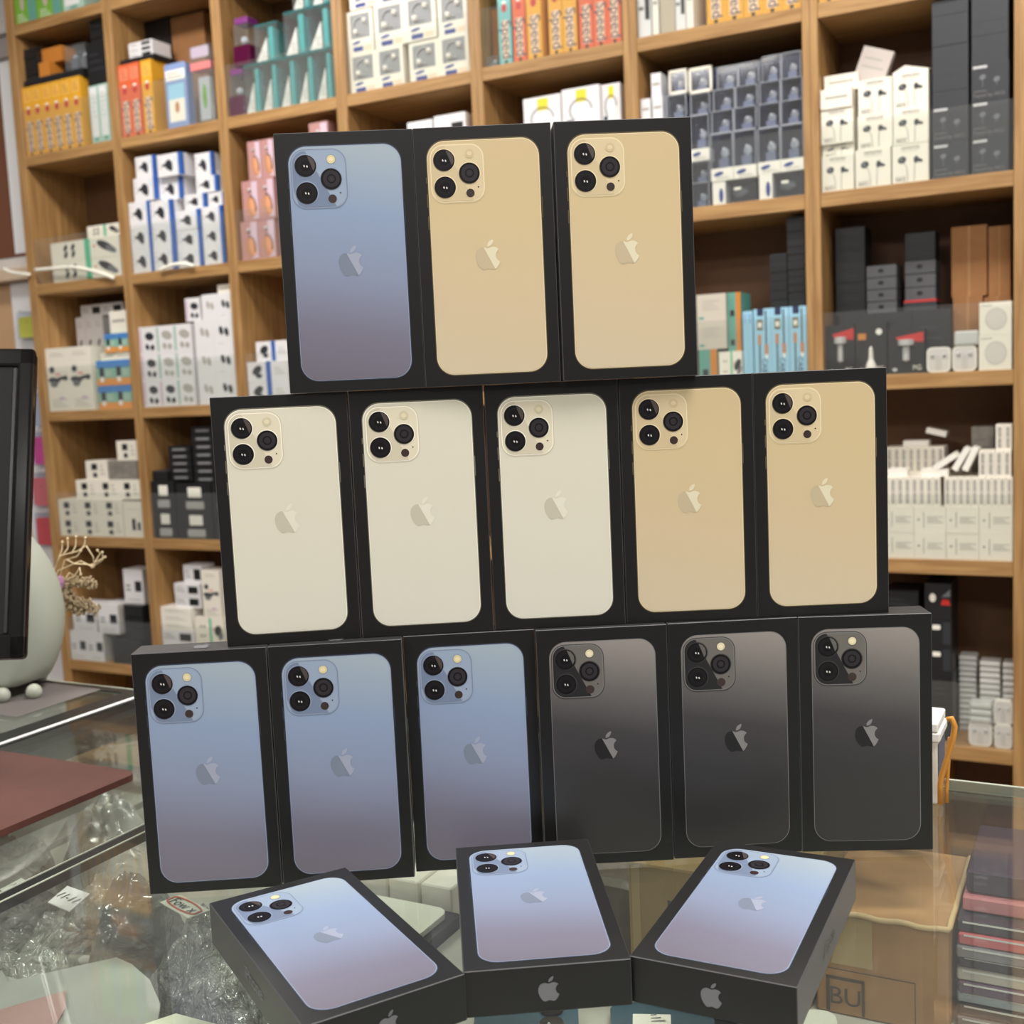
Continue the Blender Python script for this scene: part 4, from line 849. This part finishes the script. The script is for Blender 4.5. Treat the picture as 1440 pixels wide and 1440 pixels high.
# raised flap of an opened earphone box
mb = MB(); mb.add([(0, 0, 0), (.078, 0, 0), (.086, .03, .004), (.02, .05, .026), (0, 0, .001), (.078, 0, .001), (.086, .03, .005), (.02, .05, .027)], [(0, 1, 2, 3), (7, 6, 5, 4), (0, 4, 5, 1), (1, 5, 6, 2), (2, 6, 7, 3), (3, 7, 4, 0)], CREAM)
o = mb.obj('paper_leaflet', loc=shp(2.810, RZ[2]+.2435, .02), rotz=TH); tag(o, 'creased white paper flap on top of the highest cream earphone box', 'paper')
# ------------------------------------------------------------------ lamp reflections on the clear lips, modelled as thin white tubes
REFLM = mat('painted_lamp_reflection', (255, 253, 240), .3)
def cable(pts, label):  # builds one white tube standing in for a lamp reflection
    mb = MB(); P = [Vector(p) for p in pts]; out = []
    for i in range(len(P)-1):
        p0, p1, p2, p3 = P[max(i-1, 0)], P[i], P[i+1], P[min(i+2, len(P)-1)]
        for k in range(6):
            t = k/6; out.append(.5*((2*p1)+(-p0+p2)*t+(2*p0-5*p1+4*p2-p3)*t*t+(-p0+3*p1-3*p2+p3)*t**3))
    out.append(P[-1]); mb.tube(out, .0056, REFLM, 8); o = mb.obj('lamp_reflection_tube', smooth=True); tag(o, label, 'cable', None); return o  # tube stands in for a lamp reflection, not a real cable
cable([shp(x, z, -.010) for x, z in ((.05, .8135), (.154, .811), (.236, .806), (.331, .784), (.407, .757))], 'bright white tube imitating a lamp reflection across the third-row first cubby')
cable([shp(x, z, -.010) for x, z in ((.607, .7655), (.652, .775), (.682, .777), (.717, .774), (.745, .7655))], 'short bright white tube imitating a lamp reflection before the blue-edged plug boxes')
cable([shp(x, z, -.010) for x, z in ((-.10, .830), (-.07, .818), (-.034, .810), (.022, .801))], 'short bright white tube imitating a lamp reflection over the left ledge')
# ------------------------------------------------------------------ phone cases hanging left of the shelving
HOOK = mat('chrome_hook', (180, 180, 184), .2, .9)
def hang_case(x0, x1, z0, z1, col, label, cn):
    w_, h_ = x1-x0, z1-z0; t = empty('phone_case', shp(x0, z0, .10), TH); tag(t, label, 'phone case', 'phone cases hanging on the wall')
    cm = mat(cn, col, .35); mb = MB(); P = rrect(.004, w_-.004, .003, h_-.016, .012, 5); n = len(P)
    mb.add([(x, 0, z) for x, z in P]+[(x, .009, z) for x, z in P], [tuple(range(n)), tuple(range(n, 2*n))[::-1]]+[(i, i+n, (i+1) % n+n, (i+1) % n) for i in range(n)], cm)
    mb.ell(w_*.5, h_*.62, w_*.05, h_*.03, mat(cn+'_mark', tuple(c*.75 for c in col), .4)); mb.obj('case_shell', t)
    mb = MB(); mb.box(0, w_, -.003, .011, 0, h_, CLEARB); mb.obj('clear_sleeve', t)
    mb = MB(); mb.tube([(w_/2, -.03, h_+.006), (w_/2, -.03, h_), (w_/2, .0245, h_)], .0016, HOOK, 6); mb.obj('hook', t)
hang_case(-.19, -.096, .600, .692, (240, 236, 70), 'yellow-green phone case hanging at upper left of the wall', 'lime_case')
hang_case(-.145, -.05, .425, .530, (225, 215, 222), 'pale phone case hanging just above the monitor corner', 'pale_case')
hang_case(-.15, -.06, .290, .405, (206, 210, 224), 'clear greyish phone case hanging above the hot pink one', 'greyish_case')
hang_case(-.172, -.088, .150, .268, (240, 60, 160), 'hot pink phone case hanging beside the shelving', 'hot_pink_case')
hang_case(-.192, -.097, .002, .122, (242, 112, 118), 'coral phone case hanging below the hot pink one', 'coral_case')
hang_case(-.192, -.097, -.140, -.022, (236, 62, 70), 'bright red phone case hanging lowest beside the shelving', 'bright_red_case')
# ------------------------------------------------------------------ monitor
MBK = mat('glossy_black_plastic', (14, 14, 15), .12, 0, .6); MSC = mat('unlit_screen', (26, 26, 27), .45, 0, .15); MBB = mat('black_plastic_back', (22, 22, 24), .5)
mon = empty('monitor', (-.62, 1.10, 0.0012), 0); tag(mon, 'glossy black monitor tilted back at the left edge', 'monitor')
def mono(mb, n, smooth=False):
    o = mb.obj(n, mon, smooth); return o
MT = Matrix.Translation((-.4385+.62, -.10, .1285)) @ Matrix.Rotation(math.radians(-17), 4, 'X') @ Matrix.Rotation(math.radians(9), 4, 'Z')
mb = MB(); mb.T = MT; mb.bbox(-.44, -.001, .004, .022, 0, .288, MBB, .004); mono(mb, 'back_shell')
mb = MB(); mb.T = MT
mb.bbox(-.0145, 0, 0, .012, 0, .288, MBK, .003); mb.bbox(-.44, -.4255, 0, .012, 0, .288, MBK, .003); mb.bbox(-.44, 0, 0, .012, .270, .288, MBK, .003); mb.bbox(-.44, 0, 0, .012, 0, .022, MBK, .003)
mb.bbox(-.019, -.0145, .002, .012, .022, .270, mat('inner_bezel', (40, 40, 42), .2), .001); mono(mb, 'bezel')
mb = MB(); mb.T = MT; mb.box(-.4255, -.019, .003, .0045, .022, .270, MSC); mono(mb, 'screen')
mb = MB(); mb.tube([(-.03, .05, .004), (-.03, .06, .1), (-.03, .02, .2)], .022, MBK, 14); mono(mb, 'stand_neck', True)
mb = MB(); mb.lathe([(.10, 0), (.105, .004), (.10, .008), (.02, .012)], MBK, 32, (-.05, .03, 0)); mono(mb, 'stand_base')
# ------------------------------------------------------------------ pale round lamp on ball feet
PALE = mat('pale_sage_enamel', (182, 187, 175), .4, var=.02); FOOT = mat('pale_ball_foot', (188, 192, 178), .4)
rl = empty('round_speaker', (-.712, 1.40, 0.0012), 0); tag(rl, 'large round pale sage-white device on small ball feet behind the monitor', 'speaker')
mb = MB(); prof = []; Rr, Dd = .149, .05; n = 20
bm_pts = []
for i in range(n+1):
    a = math.pi*i/n; bm_pts.append((Rr-(.03)*(1-math.sin(a)) if 0 < i < n else Rr-.03, -Dd*math.cos(a)))
mb.T = Matrix.Translation((0, 0, .0975)) @ Matrix.Rotation(math.pi/2, 4, 'X') @ Matrix.Rotation(math.radians(0), 4, 'Z')
mb.lathe([(.001, -Dd-.012), (.06, -Dd-.01)] + bm_pts + [(.06, Dd+.01), (.001, Dd+.012)], PALE, 56)
mb.v = [(x, y, max(z, .016 + .10*max(0, abs(x)-.125))) for x, y, z in mb.v]; mb.obj('round_shell', rl, True)
for x, y in ((.127, -.045), (.094, -.057), (.10, .04), (-.09, -.05), (-.09, .04)):
    mb = MB(); mb.sph((x, y, .0095), .0095, FOOT, 14); mb.obj('ball_foot', rl, True)
# ------------------------------------------------------------------ dried flowers behind it
TW = mat('bleached_twig', (226, 206, 168), .7); BLM = mat('dried_bloom_beige', (190, 170, 138), .9, var=.15); VAS = mat('dark_glazed_vase', (92, 84, 78), .3)
dv = empty('dried_flowers', (-.600, 1.50, .0012)); tag(dv, 'dried twigs and fuzzy beige blooms in a vase behind the pale round device', 'dried flowers')
mb = MB(); mb.lathe([(.018, 0), (.022, .01), (.022, .035), (.013, .06), (.010, .075), (.012, .08)], VAS, 20, (-.045, .0, 0)); mb.obj('vase', dv, True)
def q(x, z, dy=0): return (x+.600, -.028+dy, z)
TWG = [[(-.645, .07), (-.61, .09), (-.594, .11), (-.583, .151), (-.564, .156), (-.556, .164)], [(-.645, .07), (-.61, .10), (-.589, .139), (-.562, .149), (-.545, .141), (-.539, .148), (-.529, .153)],
       [(-.645, .075), (-.61, .11), (-.585, .158), (-.565, .162), (-.551, .169), (-.541, .155), (-.545, .141)], [(-.580, .159), (-.576, .167), (-.573, .180)], [(-.568, .161), (-.566, .169), (-.562, .182)], [(-.555, .166), (-.554, .171), (-.550, .180)],
       [(-.540, .148), (-.535, .158), (-.536, .163)], [(-.645, .07), (-.605, .10), (-.574, .136), (-.572, .129), (-.562, .141), (-.559, .133)], [(-.545, .141), (-.532, .150), (-.530, .160)], [(-.588, .15), (-.584, .165), (-.580, .176)], [(-.575, .153), (-.57, .146), (-.556, .146), (-.548, .143)]]
for i, P in enumerate(TWG):
    mb = MB(); pts = [q(x, z, ((i*5+k*3) % 5-2)*.003) for k, (x, z) in enumerate(P)]; mb.tube(pts, .0011, TW, 6, .0007); mb.sph(pts[-1], .0018, TW, 8); mb.obj('twig', dv, True)
rnd = random.Random(3)
for i, (x, z, r) in enumerate([(-.588, .122, .009), (-.580, .122, .009), (-.571, .123, .009), (-.562, .121, .010), (-.553, .121, .009), (-.547, .118, .008), (-.585, .112, .011), (-.578, .104, .012), (-.585, .096, .012), (-.574, .094, .012), (-.566, .095, .010), (-.557, .090, .011), (-.549, .087, .010), (-.567, .086, .010), (-.59, .084, .012)]):
    mb = MB()
    for k in range(44):
        d_ = Vector((rnd.gauss(0, 1), rnd.gauss(0, 1), rnd.gauss(0, 1))).normalized()*r*rnd.uniform(.35, .95); mb.sph(Vector(q(x, z))+d_, r*.2, BLM, 6)
    mb.obj('dried_bloom', dv)
mb = MB(); mb.sph(q(-.587, .124, -.006), .006, mat('mauve_petal', (190, 140, 180), .7), 8, (1, 1, 1.6)); mb.obj('mauve_petal', dv)
# ------------------------------------------------------------------ board on the counter
mb = MB(); P = rrect(-1.011, -.805, .44, .757, .013, 8); n = len(P); TK = .0065
mb.add([(x, z, .0006) for x, z in P]+[(x, z, TK) for x, z in P], [tuple(range(n))[::-1], tuple(range(n, 2*n))]+[(i, (i+1) % n, (i+1) % n+n, i+n) for i in range(n)], mat('brown_red_leatherette', (88, 50, 42), .55, spec=.25, var=.16))
o = mb.obj('counter_board', rotz=TH); tag(o, 'brown-red board with rounded corner lying on the glass at left', 'board')
mb = MB(); mb.bbox(-1.30, -1.1, .86, .985, .0014, .003, mat('grey_mat', (112, 106, 104), .6), .0008); o = mb.obj('counter_mat', rotz=TH); tag(o, 'flat grey mat on the far glass behind the round device', 'mat')
# ------------------------------------------------------------------ things at the back edge, right of the stack
bx = MB(); bx.bbox(-.215, -.1215, .94, .985, .0006, .052, WHITE, .001); bx.rect(0, 0, 0, 0, WHITE) if 0 else None
bx.box(-.1214, -.121, .945, .984, .004, .048, NAVY); o = bx.obj('paper_carton', rotz=TH); tag(o, 'small white box with navy side beside the right-hand phone box', 'box')
for i, (zz, dx) in enumerate(((.0522, -.119), (.0602, -.1205))):
    mb = MB(); mb.bbox(-.215, dx, .938, .985, zz, zz+.0075, mat('bright_white_paper', (245, 244, 240), .5), .001); o = mb.obj('paper_pad', rotz=TH); tag(o, 'white paper pad, %s of two on the small white box' % ('lower', 'upper')[i], 'paper pad')
AMB = mat('amber_plastic', (214, 146, 58), .3); mb = MB()
pts = [W(a*.954, .93, H-(H-z)*.954) for a, z in ((-.118, .061), (-.1145, .0625), (-.112, .056), (-.1135, .045), (-.1175, .03), (-.1225, .012), (-.1235, .004), (-.1235, -.011))]
mb.tube(pts, .0023, AMB, 10); mb.tube([W(a*.954, .934, H-(H-z)*.954) for a, z in ((-.1165, .045), (-.1175, .025), (-.119, .0), (-.119, -.011))], .0016, AMB, 8); o = mb.obj('amber_handle', smooth=True); tag(o, 'curved amber plastic handle standing at the back edge of the counter', 'handle')
# ------------------------------------------------------------------ inside the counters
ZI = -.1298
def fb(name, a0, a1, b0, b1, z0, z1, m, label, cat, group=None, r=.0015, deco=None, rot=0):
    ca, cb = (a0+a1)/2, (b0+b1)/2
    mb = MB(); mb.bbox(-(a1-a0)/2, (a1-a0)/2, 0, b1-b0, 0, z1-z0, m, r)
    if deco: deco(mb, a1-a0, z1-z0)
    o = mb.obj(name); o.location = W(ca, b0, z0); o.rotation_euler = (0, 0, TH+rot); tag(o, label, cat, group); return o
def bc_deco(mb, w_, h_):
    x = lambda a: a+.1445; k = mat('carton_print', (72, 62, 50), .7)
    Z = h_-.004
    for a0, a1, z0, z1 in ((-.184, -.1815, .002, .030), (-.184, -.156, .0275, .030), (-.158, -.156, .002, .030)): mb.rect(x(a0), x(a1), z0, z1, k, -.0006)
    mb.text('BU', x(-.170), .015, .022, k, 0, -.0007); mb.rect(x(-.19), x(-.12), .0355, .0362, k, -.0006); mb.rect(x(-.1205), x(-.12), .002, .036, k, -.0006)
    mb.rect(x(-.180), x(-.150), .04, h_-.002, mat('packing_tape', (176, 150, 108), .25), -.0004)
fb('carton', -.194, -.100, .827, .966, ZI, -.050, CART, 'brown cardboard carton printed BU inside the counter', 'carton', deco=bc_deco)
mb = MB(); pts = [W(-.1965+.0965*t, .8255, -.0492+.0008*math.sin(t*21)) for t in [i/14 for i in range(15)]] + [W(-.0995, .83+.135*t, -.0492+.001*math.sin(t*17)) for t in [i/14 for i in range(15)]]
o = mb
mb.tube(pts, .0022, mat('torn_card_edge', (196, 168, 128), .8), 6); ob = mb.obj('packing_tape', smooth=True); tag(ob, 'frayed pale tape along the upper edge of the BU carton', 'tape')
def yc_deco(mb, w_, h_):
    k = mat('carton_print', (72, 62, 50), .7)
    for i in range(3): mb.rect(-.037+i*.006, -.034+i*.006, h_-.038, h_-.026, k, -.0005)
    mb.text('B', -.036, h_-.046, .006, k, 0, -.0006); mb.rect(-w_/2+.003, -w_/2+.010, 0, h_, mat('kraft_light', (196, 170, 118), .7), -.0004)
fb('carton', -.338, -.198, .812, .955, ZI, -.030, mat('yellow_kraft', (178, 148, 92), .75, var=.08), 'yellowish kraft carton seen under the glass between the flat boxes', 'carton', deco=yc_deco)
fb('plastic_bag', -.40, -.342, .83, .93, ZI, -.06, mat('dim_brown_bag', (96, 84, 66), .4, var=.4), 'dim brown bag left of the yellowish kraft carton', 'bag', r=.012)
cols = [(206, 112, 116), (60, 40, 60), (214, 120, 124), (44, 42, 52), (70, 44, 70), (150, 146, 150), (52, 48, 60), (190, 92, 100), (120, 116, 122), (40, 38, 46), (176, 168, 160), (84, 62, 84), (150, 160, 170), (44, 42, 50), (110, 104, 108)]
zc = -.1298
for i in range(9):
    m = mat('case_pack_%d' % i, cols[-1-i], .25)
    fb('phone_case_pack', -.0965+.001*(i % 2), .02, .842+.002*(i % 3), .975, zc, zc+.0088, m, 'flat phone-case pack, %s up in the stack right of the BU carton' % ORDN[i], 'phone case pack', 'phone case packs stacked beside the carton', r=.0012, deco=lambda mb, w_, h_: mb.rect(-w_/2+.004, w_/2-.004, h_*.78, h_*.95, SILV)); zc += .009
fb('phone_case_pack', -.088, .02, .79, .856, zc-.035, zc-.012, mat('purple_pack', (78, 52, 80), .3), 'dark purple pack in front of the phone-case stack', 'phone case pack') if 0 else None
fb('phone_case_pack', -.094, .03, .86, .97, zc+.0005, zc+.012, mat('case_pack_top', (190, 120, 126), .25), 'pink phone-case pack topmost beside the carton', 'phone case pack')
fb('phone_case_pack', -.092, .03, .865, .96, zc+.013, zc+.030, mat('case_pack_lid', (60, 44, 66), .25), 'dark purple pack lying over the pink topmost one', 'phone case pack')
for i, (a, w_) in enumerate(((-.628, .034), (-.592, .033), (-.557, .033))):
    fb('small_box', a, a+w_, .846, .885, ZI, -.098, WHITE, 'small white box under the glass, %s from left in the front row' % ORDN[i], 'box', 'small white boxes under the glass')
for i, (a, w_) in enumerate(((-.662, .036), (-.624, .040), (-.582, .040))):
    fb('small_box', a, a+w_, .889, .93, ZI, -.078, WHITE, 'small white box under the glass, %s from left in the taller back row' % ORDN[i], 'box', 'small white boxes under the glass')
def slab(name, o2, d1, L1, L2, z0, z1, r, m, label, cat, parts=None, top=None):
    d1 = Vector((d1[0], d1[1], 0)).normalized(); d2 = Vector((d1.y, -d1.x, 0))
    t = empty(name, W(o2[0], o2[1], z0), TH + math.atan2(d1.y, d1.x)); tag(t, label, cat)
    def plate(P, za, zb_, mm, nm, sm=False):
        mb = MB(); n = len(P); mb.add([(x, z, za) for x, z in P]+[(x, z, zb_) for x, z in P], [tuple(range(n))[::-1], tuple(range(n, 2*n))]+[(i, (i+1) % n, (i+1) % n+n, i+n) for i in range(n)], mm); return mb.obj(nm, t)
    plate(rrect(0, L1, -L2, 0, r, 6), 0, z1-z0, m, 'body'); return t, plate
# white phone lying in a black tray
t, pl = slab('boxed_phone', (-.6725, .842), (1, 0, 0), .16, .085, ZI, -.118, .004, BLACK, 'white phone lying in a black tray between the left and middle flat boxes', 'phone')
pl(rrect(.004, .152, -.078, -.006, .012, 6), .0125, .0175, mat('white_phone_glass', (232, 234, 222), .2), 'phone')
fb('grey_plate', -.60, -.46, .66, .75, ZI, -.124, mat('grey_teal_plate', (106, 116, 114), .35), 'grey plate under the glass between the left and middle flat boxes', 'plate')
BPH = mat('teal_blue_phone_back', (52, 84, 100), .25)
def bphone(o2, label, L1=.078, L2=.16, m=BPH, lens=True, ang=(.9, .43)):
    t, pl = slab('smartphone', o2, ang, L1, L2, ZI, -.1215, .011, m, label, 'phone')
    if lens:
        for x, y in ((.058, -.014), (.058, -.034)):
            mb = MB(); mb.lathe([(.009, 0), (.009, .002), (.0075, .0022), (.0015, .0022)], MBK, 20, (x, y, .0084)); mb.sph((x-.002, y-.002, .0108), .0012, SILV, 8); mb.obj('camera_lens', t)
    return t, pl
bphone((-.430, .722), 'teal-blue phone with camera lenses under the middle flat box')
t, pl = bphone((-.336, .762), 'teal-blue phone with white label sticker between middle and right flat boxes', .11, .16, lens=False)
mb = MB(); mb.T = Matrix.Rotation(-.08, 4, 'Z'); mb.add([(.018, -.034, .0088), (.046, -.034, .0088), (.046, -.016, .0088), (.018, -.016, .0088)], [(0, 1, 2, 3)], WHITE); lab = mb.obj('label_sticker', t)
mb = MB(); mb.T = Matrix.Translation((.032, -.024, .0090)) @ Matrix.Rotation(-math.pi/2, 4, 'X') @ Matrix.Rotation(-.08, 4, 'Z')
for k in range(3): mb.rect(-.010, .008-.003*k, -.005+k*.0042, -.0036+k*.0042, MINK, 0)
mb.obj('label_print', lab)
t, pl = slab('smartphone', (-.262, .790), (.95, .3), .088, .16, ZI, -.1215, .011, mat('white_phone_back', (226, 228, 218), .25), 'white phone lying under the right flat box', 'phone')
t, pl = bphone((-.205, .842-.03), 'teal-blue phone at the picture bottom, left of the BU print', .06, .15, lens=False) if 0 else (0, 0)
# plastic bags
from mathutils import noise
def film_bump(name, base, haze, scale, strength):
    m = clear(name, base, haze, .1, 2.2); nt = m.node_tree
    tc = nt.nodes.new('ShaderNodeTexCoord'); v1 = nt.nodes.new('ShaderNodeTexNoise'); v1.inputs['Scale'].default_value = scale; v1.inputs['Detail'].default_value = 3; v1.inputs['Distortion'].default_value = 1.6
    bp = nt.nodes.new('ShaderNodeBump'); bp.inputs['Strength'].default_value = strength; bp.inputs['Distance'].default_value = .02
    nt.links.new(tc.outputs['Object'], v1.inputs['Vector']); nt.links.new(v1.outputs[0], bp.inputs['Height'])
    for n_ in nt.nodes:
        if n_.type in ('BSDF_GLOSSY', 'BSDF_DIFFUSE'): nt.links.new(bp.outputs[0], n_.inputs['Normal'])
        if n_.type == 'FRESNEL': nt.links.new(bp.outputs[0], n_.inputs['Normal'])
    return m
F1 = film_bump('crinkled_clear_film', (244, 244, 238), .26, 38, 1.0); F2 = film_bump('crinkled_grey_film', (214, 218, 212), .22, 50, 1.0)
def bag(name, Q, zt, m, label, seed, cat='bag', zb=ZI, n=44, amp=.30, inner=None):
    mb = MB(); vs = []; fs = []
    for j in range(n+1):
        for i in range(n+1):
            u, v = i/n, j/n
            a = (1-u)*(1-v)*Q[0][0]+u*(1-v)*Q[1][0]+u*v*Q[2][0]+(1-u)*v*Q[3][0]; b = (1-u)*(1-v)*Q[0][1]+u*(1-v)*Q[1][1]+u*v*Q[2][1]+(1-u)*v*Q[3][1]
            e = max(0, (1-abs(2*u-1)**3)*(1-abs(2*v-1)**3))**.6
            nz = noise.fractal(Vector((a*28+seed, b*28, seed*3.1)), 1.0, 2.0, 4); rg = 1-abs(noise.noise(Vector((a*46+seed*2, b*46, seed))))*2
            z = zb+.001+(zt-zb)*e*(.8+amp*nz*.8+.16*rg)
            p = W(a+.004*noise.noise(Vector((a*50, b*50, seed))), b+.004*noise.noise(Vector((a*50, b*50, seed+9))), min(z, -.0095)); vs.append(p)
    for j in range(n):
        for i in range(n): k = j*(n+1)+i; fs.append((k, k+1, k+n+2, k+n+1))
    c = sum((v for v in vs), Vector())/len(vs); c.z = zb
    t = empty(name, c); tag(t, label, cat); mb.add([v-c for v in vs], fs, m); mb.obj('film', t, True)
    mb = MB(); vs2 = [Vector((v.x-c.x, v.y-c.y, .0004)) for v in (vs[0], vs[n], vs[-1], vs[n*(n+1)])]; mb.add(vs2, [(0, 1, 2, 3)], m); mb.obj('underside', t)
    if inner:
        for (fu, fv, r, sc, mm) in inner:
            a = (1-fu)*(1-fv)*Q[0][0]+fu*(1-fv)*Q[1][0]+fu*fv*Q[2][0]+(1-fu)*fv*Q[3][0]; b = (1-fu)*(1-fv)*Q[0][1]+fu*(1-fv)*Q[1][1]+fu*fv*Q[2][1]+(1-fu)*fv*Q[3][1]
            p = W(a, b, zb)-c; mb = MB(); mb.tube([(p.x+r*(1+.12*math.sin(5*k_))*math.cos(k_)*sc, p.y+r*math.sin(k_), .012+.012*(k_/14)+.004*math.sin(k_*3)) for k_ in [i*.35 for i in range(40)]], .0045, mm, 6); mb.obj('coiled_lead', t, True)
    return t
DKC = mat('dark_green_lead', (38, 50, 50), .5); GRC = mat('green_lead', (120, 170, 110), .5); YLC = mat('yellow_lead', (216, 200, 110), .5); WHC = mat('white_lead', (220, 218, 208), .5); TNC = mat('tan_lead', (170, 130, 90), .5)
bag('plastic_bag', [(-.800, .600), (-.742, .595), (-.757, .695), (-.815, .745)], -.060, F1, 'crumpled clear bag with tag 11-11 under the glass, left', 1.3, inner=[(.5, .4, .03, 1.3, WHC), (.3, .6, .02, 1, TNC)])
bag('plastic_bag', [(-.726, .602), (-.680, .600), (-.673, .692), (-.740, .700)], -.035, film_bump('dark_glossy_film', (70, 84, 82), .25, 30, .5), 'dark teal plastic bag with white streaks left of the phone stack', 2.7, inner=[(.5, .5, .022, 1.2, DKC)])
bag('plastic_bag', [(-.667, .598), (-.500, .548), (-.560, .650), (-.660, .700)], -.045, F2, 'crinkled clear bag with dark leads left of the leftmost flat box', 4.1, inner=[(.45, .4, .025, 1.2, DKC), (.6, .6, .02, 1, DKC), (.3, .3, .018, 1, DKC)])
bag('plastic_bag', [(-.795, .548), (-.690, .548), (-.680, .588), (-.79, .590)], -.062, F1, 'clear bag with green and yellow bits at the left picture edge', 5.9, inner=[(.3, .6, .014, 1, GRC), (.6, .5, .018, 1, YLC)])
bag('plastic_bag', [(-.97, .640), (-.838, .606), (-.830, .690), (-.935, .760)], -.040, F1, 'speckled clear bag under the narrow counter glass', 7.7, inner=[(.5, .5, .03, 1.1, DKC), (.4, .6, .02, 1.1, WHC)])
bag('plastic_bag', [(-.95, .775), (-.824, .712), (-.80, .79), (-.93, .84)], -.045, film_bump('milky_film', (215, 220, 210), .55, 25, .5), 'milky white bag under the narrow counter glass behind the speckled one', 9.2)
# grey-green folder, pink paper, cream card
def sheet(name, P, z, m, label, cat, th=.0012, deco=None):
    mb = MB(); n = len(P); V = [W(a, b, 0) for a, b in P]; c = sum(V, Vector())/n
    mb.add([v-c for v in V]+[v-c+Vector((0, 0, th)) for v in V], [tuple(range(n)), tuple(range(n, 2*n))]+[(i, (i+1) % n, (i+1) % n+n, i+n) for i in range(n)], m)
    o = mb.obj(name); o.location = c+Vector((0, 0, z)); tag(o, label, cat); return o, c
fb('gift_tin', -.72, -.52, .40, .535, ZI, -.066, mat('dull_grey_tin', (168, 170, 162), .4), 'dull grey-green box under the papers at bottom left', 'box')
sheet('plastic_folder', [(-.725, .535), (-.706, .525), (-.659, .583), (-.640, .580), (-.610, .568), (-.578, .546), (-.540, .50), (-.600, .43), (-.74, .44)], -.0645, clear('milky_folder', (222, 222, 219), .5, .15, 1.45, (208, 210, 205)), 'translucent grey-green plastic folder at the bottom left corner', 'folder')
so, c_ = sheet('pink_paper', [(-.690, .470), (-.652, .530), (-.634, .514), (-.600, .46), (-.64, .43)], -.0625, mat('dusty_pink_paper', (168, 134, 130), .6), 'dusty pink paper at the bottom left corner', 'paper')
sheet('cream_card', [(-.570, .505), (-.553, .535), (-.507, .536), (-.485, .49), (-.53, .46)], -.060, mat('cream_paper', (228, 228, 206), .6), 'cream card beside the leftmost flat box', 'card')
def label_tag(P, z, txt, label, m=WHITE2, rot=0, ring=False):
    o, c = sheet('price_tag', P, z, m, label, 'tag', .0008)
    mb = MB(); d = (W(*P[1])-W(*P[0])).normalized(); an = math.atan2(d.y, d.x)
    mb.T = Matrix.Rotation(an, 4, 'Z') @ Matrix.Rotation(-math.pi/2, 4, 'X')
    mb.text(txt, 0, 0, (W(*P[1])-W(*P[0])).length*.75, INK, 0, -.0014); ch = mb.obj('handwriting', o)
    if ring:
        mb = MB(); L_ = (W(*P[1])-W(*P[0])).length*.46; mb.T = Matrix.Rotation(an, 4, 'Z'); mb.tube([(L_*max(-1, min(1, 1.25*math.cos(t))), L_*.33*math.sin(t), .0012) for t in [i*math.pi/12 for i in range(25)]], .0007, mat('red_marker', (190, 90, 70), .5), 5); mb.obj('red_outline', o)
label_tag([(-.742, .594), (-.712, .589), (-.722, .618), (-.752, .622)], -.040, '11-11', 'white tag handwritten 11-11 on the left clear bag')
label_tag([(-.800, .596), (-.765, .588), (-.770, .612), (-.802, .618)], -.040, 'XIPW-81', 'pale tag with faint handwriting near the left picture edge', mat('pale_tag', (200, 204, 192), .5))
label_tag([(-.640, .612), (-.600, .600), (-.594, .616), (-.634, .628)], -.030, 'Fow x', 'small tag outlined in red on the crinkled clear bag', mat('pale_tag', (200, 204, 192), .5), ring=True)
